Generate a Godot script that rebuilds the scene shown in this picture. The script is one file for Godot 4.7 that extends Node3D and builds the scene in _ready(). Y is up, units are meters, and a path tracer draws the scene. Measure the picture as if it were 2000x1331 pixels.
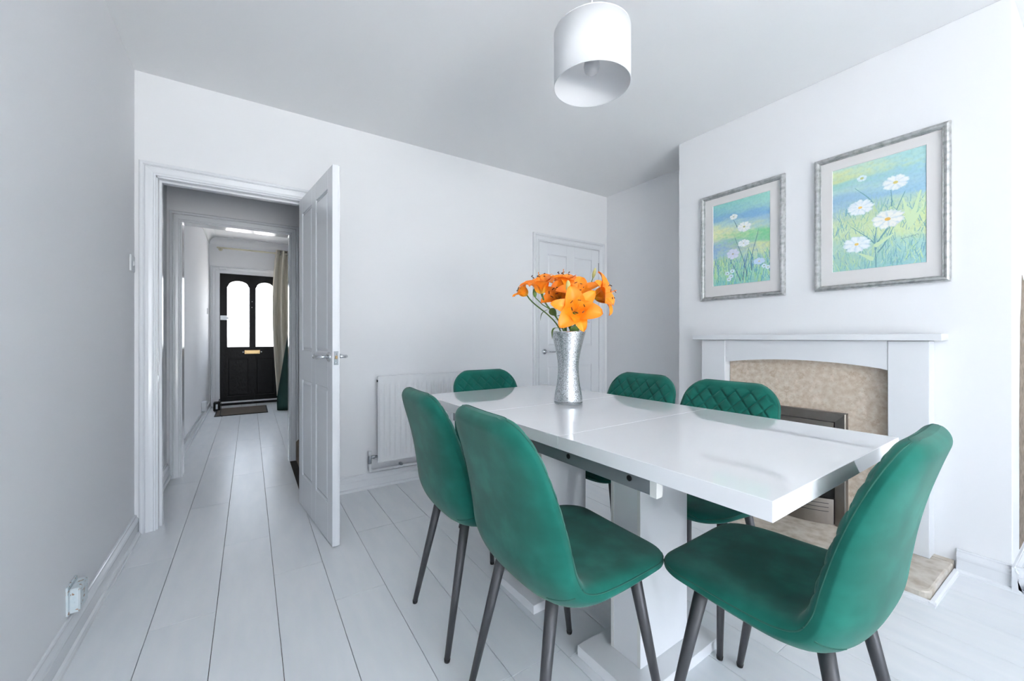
extends Node3D
# A white dining room with a glossy table, six green velvet chairs, a fireplace wall and an open door to a hall.
# Room axes: -Z runs from the window wall towards the back wall, +X towards the fireplace, y up, metres.

const EYE := 1.07            # camera height
const ZB := -2.955           # back wall face
const XL := -0.525           # left wall face
const XB := 2.715            # chimney breast face
const XA := 3.11             # alcove wall face
const CEIL := 2.53
const ZR := 2.40             # window wall face, behind the camera
const RX0 := -0.4             # garden doorway in the wall behind the camera
const RX1 := 1.45
const TOP := 0.785           # table top

var M := {}
var used := {}
var rng := RandomNumberGenerator.new()

func _ready():
	rng.seed = 7
	setup_camera()
	setup_light()
	make_materials()
	build_floor()
	build_walls()
	build_trims()
	build_doors()
	build_fireplace()
	build_hall()
	build_table()
	build_chairs()
	build_radiator()
	build_lamp()
	build_pictures()
	build_vase()
	build_lilies()
	build_small()

# ------------------------------------------------------------------ camera and light
func setup_camera():
	var cam := Camera3D.new()
	cam.name = "camera"
	var near := 0.05
	var focal := 784.0
	cam.projection = Camera3D.PROJECTION_FRUSTUM
	cam.size = 1331.0 / focal * near
	cam.frustum_offset = Vector2(0, -5.5 / focal * near)
	cam.near = near
	cam.far = 60.0
	cam.position = Vector3(0, EYE, 0)
	cam.rotation.y = -atan(512.5 / focal)
	add_child(cam)
	cam.current = true

func setup_light():
	var we := WorldEnvironment.new()
	we.name = "world_environment"
	var e := Environment.new()
	var sky := Sky.new()
	var sm := ProceduralSkyMaterial.new()
	sm.sky_top_color = Color(0.82, 0.90, 1.0)
	sm.sky_horizon_color = Color(0.97, 0.985, 1.0)
	sm.sky_curve = 0.3
	sm.ground_bottom_color = Color(0.62, 0.63, 0.62)
	sm.ground_horizon_color = Color(0.72, 0.73, 0.73)
	sm.sky_energy_multiplier = 1.0
	sky.sky_material = sm
	e.background_mode = Environment.BG_SKY
	e.sky = sky
	e.background_energy_multiplier = 6.0
	e.tonemap_mode = Environment.TONE_MAPPER_LINEAR
	e.tonemap_exposure = 1.37
	e.sdfgi_enabled = true
	e.ssao_enabled = true
	e.ssil_enabled = true
	we.environment = e
	add_child(we)
	# sun along the house, so that it lights the paving outside and no beam enters the rooms
	var sun := DirectionalLight3D.new()
	sun.name = "sun"
	sun.light_energy = 40.0
	sun.light_color = Color(0.99, 0.985, 0.982)
	sun.light_angular_distance = 0.5
	sun.shadow_enabled = true
	add_child(sun)
	sun.look_at_from_position(Vector3.ZERO, Vector3(-0.2, -0.98, 0.0))

# ------------------------------------------------------------------ mesh helpers
func new_st() -> SurfaceTool:
	var st := SurfaceTool.new()
	st.begin(Mesh.PRIMITIVE_TRIANGLES)
	return st

func emit(st: SurfaceTool, t: PackedVector3Array, smooth := false):
	# a closed shape: turn all its triangles so that they face outwards (clockwise)
	var c := Vector3.ZERO
	for p in t: c += p
	c /= maxi(1, t.size())
	var vol := 0.0
	for i in range(0, t.size(), 3):
		vol += (t[i] - c).dot((t[i + 1] - c).cross(t[i + 2] - c))
	st.set_smooth_group(0 if smooth else -1)
	for i in range(0, t.size(), 3):
		st.add_vertex(t[i])
		if vol > 0:
			st.add_vertex(t[i + 2]); st.add_vertex(t[i + 1])
		else:
			st.add_vertex(t[i + 1]); st.add_vertex(t[i + 2])

func box(st: SurfaceTool, a: Vector3, b: Vector3, bev := 0.002, tf := Transform3D()):
	var lo := Vector3(minf(a.x, b.x), minf(a.y, b.y), minf(a.z, b.z))
	var hi := Vector3(maxf(a.x, b.x), maxf(a.y, b.y), maxf(a.z, b.z))
	var s := hi - lo
	bev = minf(bev, 0.45 * minf(s.x, minf(s.y, s.z)))
	var t := PackedVector3Array()
	var quads := []
	# face corner points: for axis k, side, inset on the two other axes
	var P := func(sx: int, sy: int, sz: int, k: int) -> Vector3:
		var v := Vector3(hi.x if sx > 0 else lo.x, hi.y if sy > 0 else lo.y, hi.z if sz > 0 else lo.z)
		if k != 0: v.x -= sx * bev
		if k != 1: v.y -= sy * bev
		if k != 2: v.z -= sz * bev
		return v
	for d in [-1, 1]:
		quads.append([P.call(d, -1, -1, 0), P.call(d, 1, -1, 0), P.call(d, 1, 1, 0), P.call(d, -1, 1, 0), Vector3(d, 0, 0)])
		quads.append([P.call(-1, d, -1, 1), P.call(1, d, -1, 1), P.call(1, d, 1, 1), P.call(-1, d, 1, 1), Vector3(0, d, 0)])
		quads.append([P.call(-1, -1, d, 2), P.call(1, -1, d, 2), P.call(1, 1, d, 2), P.call(-1, 1, d, 2), Vector3(0, 0, d)])
	if bev > 0:
		for d in [-1, 1]:
			for f in [-1, 1]:
				quads.append([P.call(d, f, -1, 0), P.call(d, f, 1, 0), P.call(d, f, 1, 1), P.call(d, f, -1, 1), Vector3(d, f, 0)])
				quads.append([P.call(d, -1, f, 0), P.call(d, 1, f, 0), P.call(d, 1, f, 2), P.call(d, -1, f, 2), Vector3(d, 0, f)])
				quads.append([P.call(-1, d, f, 1), P.call(1, d, f, 1), P.call(1, d, f, 2), P.call(-1, d, f, 2), Vector3(0, d, f)])
	for q in quads:
		var n: Vector3 = (q[1] - q[0]).cross(q[2] - q[0])
		if n.dot(q[4]) < 0: t.append_array([q[0], q[1], q[2], q[0], q[2], q[3]])
		else: t.append_array([q[0], q[2], q[1], q[0], q[3], q[2]])
	if bev > 0:
		for x in [-1, 1]:
			for y in [-1, 1]:
				for z in [-1, 1]:
					var p0: Vector3 = P.call(x, y, z, 0)
					var p1: Vector3 = P.call(x, y, z, 1)
					var p2: Vector3 = P.call(x, y, z, 2)
					if (p1 - p0).cross(p2 - p0).dot(Vector3(x, y, z)) < 0: t.append_array([p0, p1, p2])
					else: t.append_array([p0, p2, p1])
	st.set_smooth_group(-1)
	for p in t: st.add_vertex(tf * p)

func loft(st: SurfaceTool, rings: Array, smooth := true, caps := true, loop := false):
	# rings of points, each ring closed; loop joins the last ring to the first
	var t := PackedVector3Array()
	var n: int = rings.size()
	for i in (n if loop else n - 1):
		var a: PackedVector3Array = rings[i]
		var b: PackedVector3Array = rings[(i + 1) % n]
		var m := a.size()
		for j in m:
			var k := (j + 1) % m
			t.append_array([a[j], b[j], b[k], a[j], b[k], a[k]])
	if caps and not loop:
		for e in [[rings[0], true], [rings[n - 1], false]]:
			var r: PackedVector3Array = e[0]
			var c := Vector3.ZERO
			for p in r: c += p
			c /= r.size()
			for j in r.size():
				var k := (j + 1) % r.size()
				if e[1]: t.append_array([c, r[j], r[k]])
				else: t.append_array([c, r[k], r[j]])
	emit(st, t, smooth)

func ring(c: Vector3, ax: Vector3, ay: Vector3, r: float, n := 16) -> PackedVector3Array:
	var o := PackedVector3Array()
	for i in n:
		var a := TAU * i / n
		o.append(c + ax * cos(a) * r + ay * sin(a) * r)
	return o

func frame_of(d: Vector3) -> Array:
	d = d.normalized()
	var h := Vector3.UP if absf(d.y) < 0.9 else Vector3.RIGHT
	var x := h.cross(d).normalized()
	return [x, d.cross(x).normalized()]

func tube(st: SurfaceTool, pts: Array, r, n := 12, caps := true):
	# r: a number or one radius for each point
	var rings := []
	var last_x := Vector3.ZERO
	for i in pts.size():
		var d: Vector3 = pts[mini(i + 1, pts.size() - 1)] - pts[maxi(i - 1, 0)]
		var f := frame_of(d)
		if last_x != Vector3.ZERO:
			var x := (last_x - d.normalized() * last_x.dot(d.normalized())).normalized()
			f = [x, d.normalized().cross(x).normalized()]
		last_x = f[0]
		rings.append(ring(pts[i], f[0], f[1], r if r is float else r[i], n))
	loft(st, rings, true, caps)

func lathe(st: SurfaceTool, prof: Array, c := Vector3.ZERO, n := 32, ax := Vector3.RIGHT, up := Vector3.UP, caps := true):
	# prof: Vector2(radius, height)
	var ay := up.cross(ax).normalized()
	var rings := []
	for p in prof:
		rings.append(ring(c + up * p.y, ax, ay, maxf(p.x, 0.00005), n))
	loft(st, rings, true, caps)

func prism(st: SurfaceTool, poly: PackedVector2Array, d0: float, d1: float, o: Vector3, ax: Vector3, ay: Vector3, az: Vector3):
	var t := PackedVector3Array()
	var idx := Geometry2D.triangulate_polygon(poly)
	var at := func(p: Vector2, d: float) -> Vector3: return o + ax * p.x + ay * p.y + az * d
	# orientation of the triangulation decides the sides
	var area := 0.0
	for i in poly.size():
		var q := poly[(i + 1) % poly.size()]
		area += poly[i].x * q.y - q.x * poly[i].y
	var tri_area := 0.0
	if idx.size() >= 3:
		var a0 := poly[idx[0]]; var a1 := poly[idx[1]]; var a2 := poly[idx[2]]
		tri_area = (a1 - a0).cross(a2 - a0)
	for i in range(0, idx.size(), 3):
		var a := poly[idx[i]]; var b := poly[idx[i + 1]]; var c := poly[idx[i + 2]]
		if signf(tri_area) != signf(area):
			var w := b; b = c; c = w
		t.append_array([at.call(a, d1), at.call(b, d1), at.call(c, d1)])
		t.append_array([at.call(a, d0), at.call(c, d0), at.call(b, d0)])
	for i in poly.size():
		var p := poly[i]; var q := poly[(i + 1) % poly.size()]
		t.append_array([at.call(p, d0), at.call(q, d0), at.call(q, d1), at.call(p, d0), at.call(q, d1), at.call(p, d1)])
	emit(st, t, false)

func extrude(st: SurfaceTool, prof: Array, p0: Vector3, p1: Vector3, out: Vector3):
	# prof: Vector2(distance from the wall, height), swept from p0 to p1
	var a := PackedVector3Array(); var b := PackedVector3Array()
	for q in prof:
		a.append(p0 + out * q.x + Vector3.UP * q.y)
		b.append(p1 + out * q.x + Vector3.UP * q.y)
	loft(st, [a, b], false)

# ------------------------------------------------------------------ nodes
func numbered(called: String) -> String:
	var n: int = used.get(called, 0)
	used[called] = n + 1
	return called if n == 0 else "%s_%03d" % [called, n]

func build(st: SurfaceTool, called: String, mat: String, parent: Node = null) -> MeshInstance3D:
	st.generate_normals()
	return put(st.commit(), called, mat, parent)

func put(mesh: Mesh, called: String, mat: String, parent: Node = null) -> MeshInstance3D:
	var o := MeshInstance3D.new()
	o.mesh = mesh
	o.material_override = M[mat]
	o.cast_shadow = GeometryInstance3D.SHADOW_CASTING_SETTING_ON
	if parent == null:
		o.name = numbered(called)
		add_child(o)
	else:
		o.name = called
		parent.add_child(o, true)
	return o

func tag(o: Node, label: String, category: String, group := ""):
	o.set_meta("label", label)
	o.set_meta("category", category)
	if group: o.set_meta("group", group)

func thing(called: String, label: String, category: String, at := Vector3.ZERO, turn := 0.0, group := "") -> Node3D:
	var o := Node3D.new()
	o.name = numbered(called)
	add_child(o)
	o.position = at
	o.rotation.y = turn
	tag(o, label, category, group)
	return o

func base(called: String, label: String, at := Vector3.ZERO) -> Node3D:
	# a piece of the setting that has parts
	var o := Node3D.new()
	o.name = called
	add_child(o)
	o.position = at
	o.set_meta("kind", "structure")
	o.set_meta("label", label)
	return o

func struct(st: SurfaceTool, called: String, mat: String, label: String) -> MeshInstance3D:
	var o := build(st, called, mat)
	o.set_meta("kind", "structure")
	o.set_meta("label", label)
	return o

# ------------------------------------------------------------------ materials
func mat(called: String, c: Color, rough := 0.5, metal := 0.0) -> StandardMaterial3D:
	var m := StandardMaterial3D.new()
	m.resource_name = called
	m.albedo_color = c
	m.roughness = rough
	m.metallic = metal
	M[called] = m
	return m

func noise_tex(freq: float, seed_: int, ramp: Array, size := 512, kind := FastNoiseLite.TYPE_SIMPLEX_SMOOTH, octaves := 4) -> NoiseTexture2D:
	var n := FastNoiseLite.new()
	n.seed = seed_
	n.noise_type = kind
	n.frequency = freq
	n.fractal_octaves = octaves
	var t := NoiseTexture2D.new()
	t.width = size; t.height = size
	t.seamless = true
	t.noise = n
	if ramp.size():
		var g := Gradient.new()
		var offs := PackedFloat32Array(); var cols := PackedColorArray()
		for r in ramp:
			offs.append(r[0]); cols.append(r[1])
		g.offsets = offs; g.colors = cols
		t.color_ramp = g
	return t

func bump_tex(freq: float, seed_: int, strength := 4.0, kind := FastNoiseLite.TYPE_SIMPLEX_SMOOTH) -> NoiseTexture2D:
	var t := noise_tex(freq, seed_, [], 512, kind)
	t.as_normal_map = true
	t.bump_strength = strength
	return t

func triplanar(m: StandardMaterial3D, scale: Vector3, world := true):
	m.uv1_triplanar = true
	m.uv1_world_triplanar = world
	m.uv1_scale = scale

func make_materials():
	mat("wall_paint", Color(0.94, 0.945, 0.955), 0.65)
	mat("ceiling_paint", Color(0.955, 0.96, 0.965), 0.8)
	mat("gloss_white", Color(0.915, 0.925, 0.94), 0.16)
	mat("satin_white", Color(0.905, 0.915, 0.93), 0.3)
	mat("radiator_white", Color(0.93, 0.935, 0.945), 0.25)
	# laminate planks: faint grain along the board
	for k in 3:
		var f := mat("plank_%d" % k, Color(0.995 - 0.008 * k, 0.995 - 0.006 * k, 1.0 - 0.006 * k), 0.29)
		f.albedo_texture = noise_tex(0.006, 20 + k, [[0.0, Color(0.925, 0.94, 0.952)], [1.0, Color(0.955, 0.963, 0.97)]], 512, FastNoiseLite.TYPE_SIMPLEX_SMOOTH, 3)
		triplanar(f, Vector3(4.0, 4.0, 0.8))
	mat("gap_dark", Color(0.30, 0.28, 0.26), 0.9)
	var tb := mat("table_gloss", Color(0.955, 0.96, 0.97), 0.015)
	tb.clearcoat_enabled = true
	tb.clearcoat = 0.6
	tb.clearcoat_roughness = 0.01
	mat("edge_band", Color(0.93, 0.93, 0.92), 0.12)
	mat("rail_metal", Color(0.60, 0.62, 0.64), 0.4, 0.55)
	mat("bolt_dark", Color(0.13, 0.14, 0.15), 0.4, 0.6)
	var v := mat("velvet", Color(1, 1, 1), 0.8)
	v.albedo_texture = noise_tex(0.006, 5, [[0.0, Color(0.05, 0.295, 0.262)], [0.45, Color(0.065, 0.33, 0.295)], [0.62, Color(0.075, 0.352, 0.316)], [1.0, Color(0.105, 0.40, 0.36)]])
	v.rim_enabled = true
	v.rim = 0.25
	v.rim_tint = 1.0
	v.metallic_specular = 0.2
	triplanar(v, Vector3.ONE * 2.2, false)
	mat("velvet_seam", Color(0.055, 0.30, 0.26), 0.85)
	mat("leg_metal", Color(0.27, 0.275, 0.29), 0.42, 0.5)
	mat("foot_plastic", Color(0.05, 0.05, 0.055), 0.5)
	mat("chrome", Color(0.82, 0.83, 0.84), 0.12, 1.0)
	mat("satin_chrome", Color(0.62, 0.64, 0.66), 0.3, 1.0)
	mat("brass", Color(0.70, 0.60, 0.44), 0.28, 1.0)
	var fd := mat("black_door", Color(0.045, 0.05, 0.06), 0.32)
	fd.metallic_specular = 0.28
	fd.normal_enabled = true
	fd.normal_texture = bump_tex(0.02, 9, 5.0)
	fd.normal_scale = 0.35
	triplanar(fd, Vector3(5, 1.2, 5))
	var fg := mat("frosted_glass", Color(1, 1, 1, 0.1), 0.25)
	fg.transparency = BaseMaterial3D.TRANSPARENCY_ALPHA
	var pane := mat("clear_glass", Color(1, 1, 1, 0.04), 0.02)
	pane.transparency = BaseMaterial3D.TRANSPARENCY_ALPHA
	var mb := mat("marble", Color(1, 1, 1), 0.22)
	mb.albedo_texture = ImageTexture.create_from_image(marble_image(512))
	triplanar(mb, Vector3.ONE * 0.9)
	var hs := mat("hearth_marble", Color(1, 1, 1), 0.35)
	hs.albedo_texture = noise_tex(0.012, 61, [[0.0, Color(0.66, 0.60, 0.53)], [0.35, Color(0.74, 0.70, 0.645)], [0.6, Color(0.79, 0.755, 0.71)], [1.0, Color(0.84, 0.82, 0.78)]], 512, FastNoiseLite.TYPE_SIMPLEX_SMOOTH, 5)
	triplanar(hs, Vector3(2.2, 2.2, 2.2))
	var stl := mat("brushed_steel", Color(0.56, 0.545, 0.53), 0.33, 1.0)
	stl.albedo_texture = noise_tex(0.01, 71, [[0.0, Color(0.88, 0.86, 0.84)], [1.0, Color(1, 1, 1)]])
	triplanar(stl, Vector3(1, 1, 1))
	mat("fire_dark", Color(0.09, 0.09, 0.09), 0.6)
	var sv := mat("silver_leaf", Color(1, 1, 1), 0.36, 0.85)
	sv.albedo_texture = noise_tex(0.02, 81, [[0.0, Color(0.55, 0.56, 0.56)], [0.45, Color(0.72, 0.73, 0.73)], [1.0, Color(0.84, 0.85, 0.85)]], 512, FastNoiseLite.TYPE_SIMPLEX_SMOOTH, 5)
	triplanar(sv, Vector3(3, 3, 3))
	mat("mount_board", Color(0.855, 0.85, 0.85), 0.8)
	mat("art_meadow", Color.WHITE, 0.6).albedo_texture = ImageTexture.create_from_image(art_meadow())
	mat("art_cosmos", Color.WHITE, 0.6).albedo_texture = ImageTexture.create_from_image(art_cosmos())
	var sh := mat("shade_fabric", Color(0.92, 0.925, 0.935), 0.85)
	sh.backlight_enabled = true
	sh.backlight = Color(0.35, 0.35, 0.36)
	mat("bulb_glass", Color(0.80, 0.81, 0.82), 0.3)
	mat("plastic_white", Color(0.88, 0.89, 0.90), 0.35)
	var cr := mat("crackle_silver", Color(1, 1, 1), 0.09, 1.0)
	cr.albedo_texture = ImageTexture.create_from_image(crackle_image(512, false))
	cr.normal_enabled = true
	cr.normal_texture = ImageTexture.create_from_image(crackle_image(512, true))
	cr.normal_scale = 1.0
	triplanar(cr, Vector3.ONE * 6.0, false)
	var gl := mat("solid_glass", Color(0.93, 0.96, 0.97, 0.05), 0.04)
	gl.refraction_enabled = true
	gl.refraction_scale = 0.05
	for p in [["petal", Color(1, 1, 1)], ["leaf_green", Color(0.30, 0.42, 0.16)], ["stem_green", Color(0.33, 0.46, 0.20)], ["bud_pale", Color(0.72, 0.70, 0.45)]]:
		var pm := mat(p[0], p[1], 0.5)
		pm.backlight_enabled = true
		pm.backlight = Color(0.45, 0.18, 0.02) if p[0] == "petal" else Color(0.12, 0.16, 0.04)
		if p[0] == "petal": pm.vertex_color_use_as_albedo = true
	mat("anther", Color(0.20, 0.055, 0.03), 0.8)
	mat("filament", Color(0.93, 0.55, 0.12), 0.5)
	var li := mat("linen_beige", Color(1, 1, 1), 0.9)
	li.albedo_texture = noise_tex(0.05, 91, [[0.0, Color(0.84, 0.81, 0.74)], [1.0, Color(0.91, 0.885, 0.83)]])
	li.backlight_enabled = true
	li.backlight = Color(0.1, 0.09, 0.07)
	triplanar(li, Vector3(3, 12, 3))
	mat("drape_green", Color(0.03, 0.20, 0.18), 0.85)
	var mt := mat("coir", Color(1, 1, 1), 0.95)
	mt.albedo_texture = noise_tex(0.15, 95, [[0.0, Color(0.27, 0.24, 0.21)], [1.0, Color(0.47, 0.43, 0.38)]])
	triplanar(mt, Vector3.ONE * 4.0)
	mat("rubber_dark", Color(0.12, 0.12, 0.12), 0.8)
	var cp := mat("stair_carpet", Color(1, 1, 1), 0.95)
	cp.albedo_texture = noise_tex(0.1, 97, [[0.0, Color(0.42, 0.37, 0.32)], [1.0, Color(0.58, 0.53, 0.47)]])
	triplanar(cp, Vector3.ONE * 3.0)
	var pl := mat("bare_plaster", Color(1, 1, 1), 0.9)
	pl.albedo_texture = noise_tex(0.02, 99, [[0.0, Color(0.36, 0.32, 0.28)], [0.5, Color(0.50, 0.45, 0.40)], [1.0, Color(0.60, 0.56, 0.52)]])
	triplanar(pl, Vector3(2, 2, 2))
	var chip := mat("chipped_paint", Color(1, 1, 1), 0.4)
	chip.albedo_texture = noise_tex(0.02, 101, [[0.0, Color(0.45, 0.31, 0.22)], [0.24, Color(0.62, 0.48, 0.38)], [0.28, Color(0.82, 0.87, 0.89)], [1.0, Color(0.89, 0.91, 0.92)]])
	triplanar(chip, Vector3.ONE * 3.0)
	mat("pole_cream", Color(0.85, 0.83, 0.74), 0.4)
	mat("street_paving", Color(0.50, 0.49, 0.48), 0.9)
	mat("bounce_paving", Color(0.80, 0.79, 0.77), 0.9)

func marble_image(n: int) -> Image:
	var im := Image.create(n, n, false, Image.FORMAT_RGB8)
	var cell := FastNoiseLite.new()
	cell.noise_type = FastNoiseLite.TYPE_CELLULAR
	cell.cellular_return_type = FastNoiseLite.RETURN_CELL_VALUE
	cell.frequency = 0.02
	cell.domain_warp_enabled = true
	cell.domain_warp_amplitude = 14.0
	cell.domain_warp_frequency = 0.03
	var fine := FastNoiseLite.new()
	fine.frequency = 0.03
	fine.fractal_octaves = 5
	var speck := FastNoiseLite.new()
	speck.frequency = 0.07
	speck.seed = 12
	for y in n:
		for x in n:
			# the seam of the tile is hidden by mirroring
			var u := float(mini(x, n - x)) * 2.0
			var v := float(mini(y, n - y)) * 2.0
			var c := cell.get_noise_2d(u, v)
			var f := fine.get_noise_2d(u, v)
			var col := Color(0.80, 0.745, 0.685)
			if c > 0.25: col = col.lerp(Color(0.87, 0.815, 0.76), clampf((c - 0.25) * 2.2, 0, 0.9))
			elif c < -0.55: col = col.lerp(Color(0.70, 0.62, 0.54), 0.45)
			col = col.lerp(Color(0.88, 0.86, 0.82), clampf(f * 0.9, 0, 0.5))
			col = col.lerp(Color(0.70, 0.62, 0.54), clampf(-f * 0.8, 0, 0.45))
			var s := speck.get_noise_2d(u * 1.4, v * 1.4)
			if s > 0.60: col = col.lerp(Color(0.50, 0.38, 0.27), 0.6)
			elif s < -0.55: col = col.lerp(Color(0.87, 0.86, 0.82), 0.7)
			im.set_pixel(x, y, col)
	return im

func crackle_image(n: int, bump: bool) -> Image:
	var cell := FastNoiseLite.new()
	cell.noise_type = FastNoiseLite.TYPE_CELLULAR
	cell.cellular_return_type = FastNoiseLite.RETURN_DISTANCE2_SUB
	cell.frequency = 0.022
	cell.seed = 4
	var tone := FastNoiseLite.new()
	tone.frequency = 0.02
	tone.seed = 8
	var im := Image.create(n, n, false, Image.FORMAT_RGB8)
	for y in n:
		for x in n:
			var u := float(mini(x, n - x)) * 2.0
			var v := float(mini(y, n - y)) * 2.0
			var d := clampf((cell.get_noise_2d(u, v) + 1.0) * 4.0, 0, 1)
			if bump:
				var h := 0.35 + 0.65 * d + 0.25 * tone.get_noise_2d(u * 3, v * 3)
				im.set_pixel(x, y, Color(h, h, h))
			else:
				var g := lerpf(0.46, 0.93, d)
				if tone.get_noise_2d(u, v) > 0.34 : g *= 0.5
				im.set_pixel(x, y, Color(g * 0.985, g, g * 1.015))
	if bump: im.bump_map_to_normal_map(6.0)
	return im

# watercolours
func flower(im: Image, cx: float, cy: float, r: float, petals: int, turn: float, white: Color, heart: Color, heart_r: float, squash := 0.8):
	var w := im.get_width(); var h := im.get_height()
	var n := FastNoiseLite.new()
	n.frequency = 0.05
	n.seed = int(cx * 1000)
	for y in range(maxi(0, int((cy - r * 1.2) * w)), mini(h, int((cy + r * 1.2) * w))):
		for x in range(maxi(0, int((cx - r * 1.2) * w)), mini(w, int((cx + r * 1.2) * w))):
			var dx := float(x) / w - cx
			var dy := (float(y) / w - cy) / squash
			var d := sqrt(dx * dx + dy * dy)
			var a := atan2(dy, dx) + turn
			var lobe := absf(cos(a * petals * 0.5))
			var edge := r * (0.82 + 0.16 * pow(lobe, 0.5) + 0.16 * n.get_noise_2d(cos(a) * 60.0, sin(a) * 60.0))
			if d < edge:
				var c := white
				c = c.lerp(Color(0.68, 0.78, 0.86), clampf(pow(1.0 - lobe, 2.0) * 0.45 + 0.4 * n.get_noise_2d(x, y), 0, 0.5))
				if d > edge * 0.9: c = c.lerp(Color(0.66, 0.78, 0.80), 0.4)
				if d < heart_r: c = heart.lerp(Color(0.80, 0.74, 0.45), clampf(0.5 + n.get_noise_2d(x * 5.0, y * 5.0), 0, 1))
				im.set_pixel(x, y, c)

func stroke(im: Image, a: Vector2, b: Vector2, bend: float, wd: float, c: Color, amount := 0.7):
	var w := im.get_width()
	var L := (b - a).length()
	var steps := int(L * w * 1.6) + 2
	var side := (b - a).orthogonal()
	for i in steps:
		var t := float(i) / (steps - 1)
		var p := a.lerp(b, t) + side * bend * sin(t * PI * 0.5) * t
		var rr := wd * (1.0 - 0.7 * t) * w
		var k := int(ceil(rr))
		for oy in range(-k, k + 1):
			for ox in range(-k, k + 1):
				if ox * ox + oy * oy <= rr * rr + 0.3:
					var x := int(p.x * w) + ox; var y := int(p.y * w) + oy
					if x >= 0 and y >= 0 and x < w and y < im.get_height():
						im.set_pixel(x, y, im.get_pixel(x, y).lerp(c, amount))

func wash(im: Image, rows: Array, seed_: int, streak: float):
	# rows: [height 0..1, colour at the left, colour at the right]
	var w := im.get_width(); var h := im.get_height()
	var n := FastNoiseLite.new()
	n.seed = seed_
	n.frequency = 0.012
	var m := FastNoiseLite.new()
	m.seed = seed_ + 1
	m.frequency = 0.02
	for y in h:
		for x in w:
			var v := float(y) / h + streak * n.get_noise_2d(x * 0.5, y * 1.6) - 0.05 * (float(x) / w - 0.5)
			var u := clampf(float(x) / w + 0.5 * m.get_noise_2d(x, y * 2.0), 0, 1)
			var k := 0
			while k < rows.size() - 2 and v > rows[k + 1][0]: k += 1
			var t := clampf((v - rows[k][0]) / (rows[k + 1][0] - rows[k][0]), 0, 1)
			t = t * t * (3 - 2 * t)
			var c: Color = (rows[k][1] as Color).lerp(rows[k][2], u).lerp((rows[k + 1][1] as Color).lerp(rows[k + 1][2], u), t)
			c = c.lerp(Color(0.74, 0.80, 0.79), 0.30)
			im.set_pixel(x, y, c.lightened(0.08 * m.get_noise_2d(x * 3.0, y * 3.0)) if m.get_noise_2d(x * 3.0, y * 3.0) > 0 else c.darkened(-0.1 * m.get_noise_2d(x * 3.0, y * 3.0)))

func art_meadow() -> Image:
	var im := Image.create(330, 500, false, Image.FORMAT_RGB8)
	wash(im, [[0.0, Color(0.42, 0.74, 0.72), Color(0.50, 0.78, 0.74)], [0.10, Color(0.40, 0.68, 0.74), Color(0.56, 0.80, 0.76)], [0.19, Color(0.36, 0.58, 0.76), Color(0.30, 0.52, 0.74)],
		[0.26, Color(0.66, 0.82, 0.78), Color(0.46, 0.64, 0.80)], [0.34, Color(0.90, 0.91, 0.66), Color(0.62, 0.78, 0.80)], [0.42, Color(0.88, 0.90, 0.66), Color(0.30, 0.68, 0.42)], [0.49, Color(0.56, 0.70, 0.78), Color(0.36, 0.70, 0.46)],
		[0.56, Color(0.42, 0.58, 0.78), Color(0.84, 0.88, 0.62)], [0.64, Color(0.52, 0.68, 0.80), Color(0.78, 0.86, 0.62)], [0.73, Color(0.74, 0.84, 0.58), Color(0.46, 0.66, 0.76)],
		[0.85, Color(0.60, 0.80, 0.62), Color(0.48, 0.76, 0.68)], [1.0, Color(0.36, 0.66, 0.66), Color(0.42, 0.70, 0.70)]], 5, 0.05)
	var g := RandomNumberGenerator.new()
	g.seed = 21
	for i in 330:
		var x := g.randf()
		var y := g.randf_range(1.08, 1.53)
		var c: Color = [Color(0.26, 0.54, 0.60), Color(0.34, 0.64, 0.56), Color(0.62, 0.78, 0.50), Color(0.30, 0.48, 0.68), Color(0.74, 0.84, 0.72)][g.randi() % 5]
		stroke(im, Vector2(x, y), Vector2(x + g.randf_range(-0.05, 0.05), y - g.randf_range(0.08, 0.26)), g.randf_range(-0.3, 0.3), 0.0045, c, 0.5)
	for s in [[0.62, 1.40, 0.55, 0.60, 0.2], [0.55, 1.45, 0.60, 0.86, -0.1], [0.50, 1.46, 0.37, 1.00, 0.15], [0.70, 1.30, 0.58, 0.62, -0.35], [0.45, 0.50, 0.40, 0.34, 0.1]]:
		stroke(im, Vector2(s[0], s[1]), Vector2(s[2], s[3]), s[4], 0.007, Color(0.22, 0.38, 0.44), 0.75)
	flower(im, 0.385, 0.29, 0.075, 5, 0.3, Color(0.95, 0.96, 0.95), Color(0.5, 0.6, 0.5), 0.012, 0.7)
	flower(im, 0.57, 0.51, 0.125, 7, 1.1, Color(0.97, 0.975, 0.96), Color(0.45, 0.55, 0.45), 0.02, 0.75)
	flower(im, 0.56, 0.80, 0.11, 6, 0.5, Color(0.94, 0.955, 0.96), Color(0.55, 0.6, 0.6), 0.012, 0.6)
	flower(im, 0.37, 0.96, 0.12, 7, 0.1, Color(0.86, 0.87, 0.94), Color(0.4, 0.45, 0.6), 0.018, 0.8)
	flower(im, 0.82, 1.16, 0.10, 6, 0.7, Color(0.76, 0.84, 0.93), Color(0.85, 0.75, 0.45), 0.016, 0.6)
	for f in [[0.27, 1.30], [0.34, 1.36], [0.36, 1.27], [0.30, 1.41], [0.90, 1.25], [0.96, 1.28]]:
		flower(im, f[0], f[1], 0.045, 5, f[0] * 9.0, Color(0.84, 0.91, 0.95), Color(0.25, 0.4, 0.5), 0.012)
	return im

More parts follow.
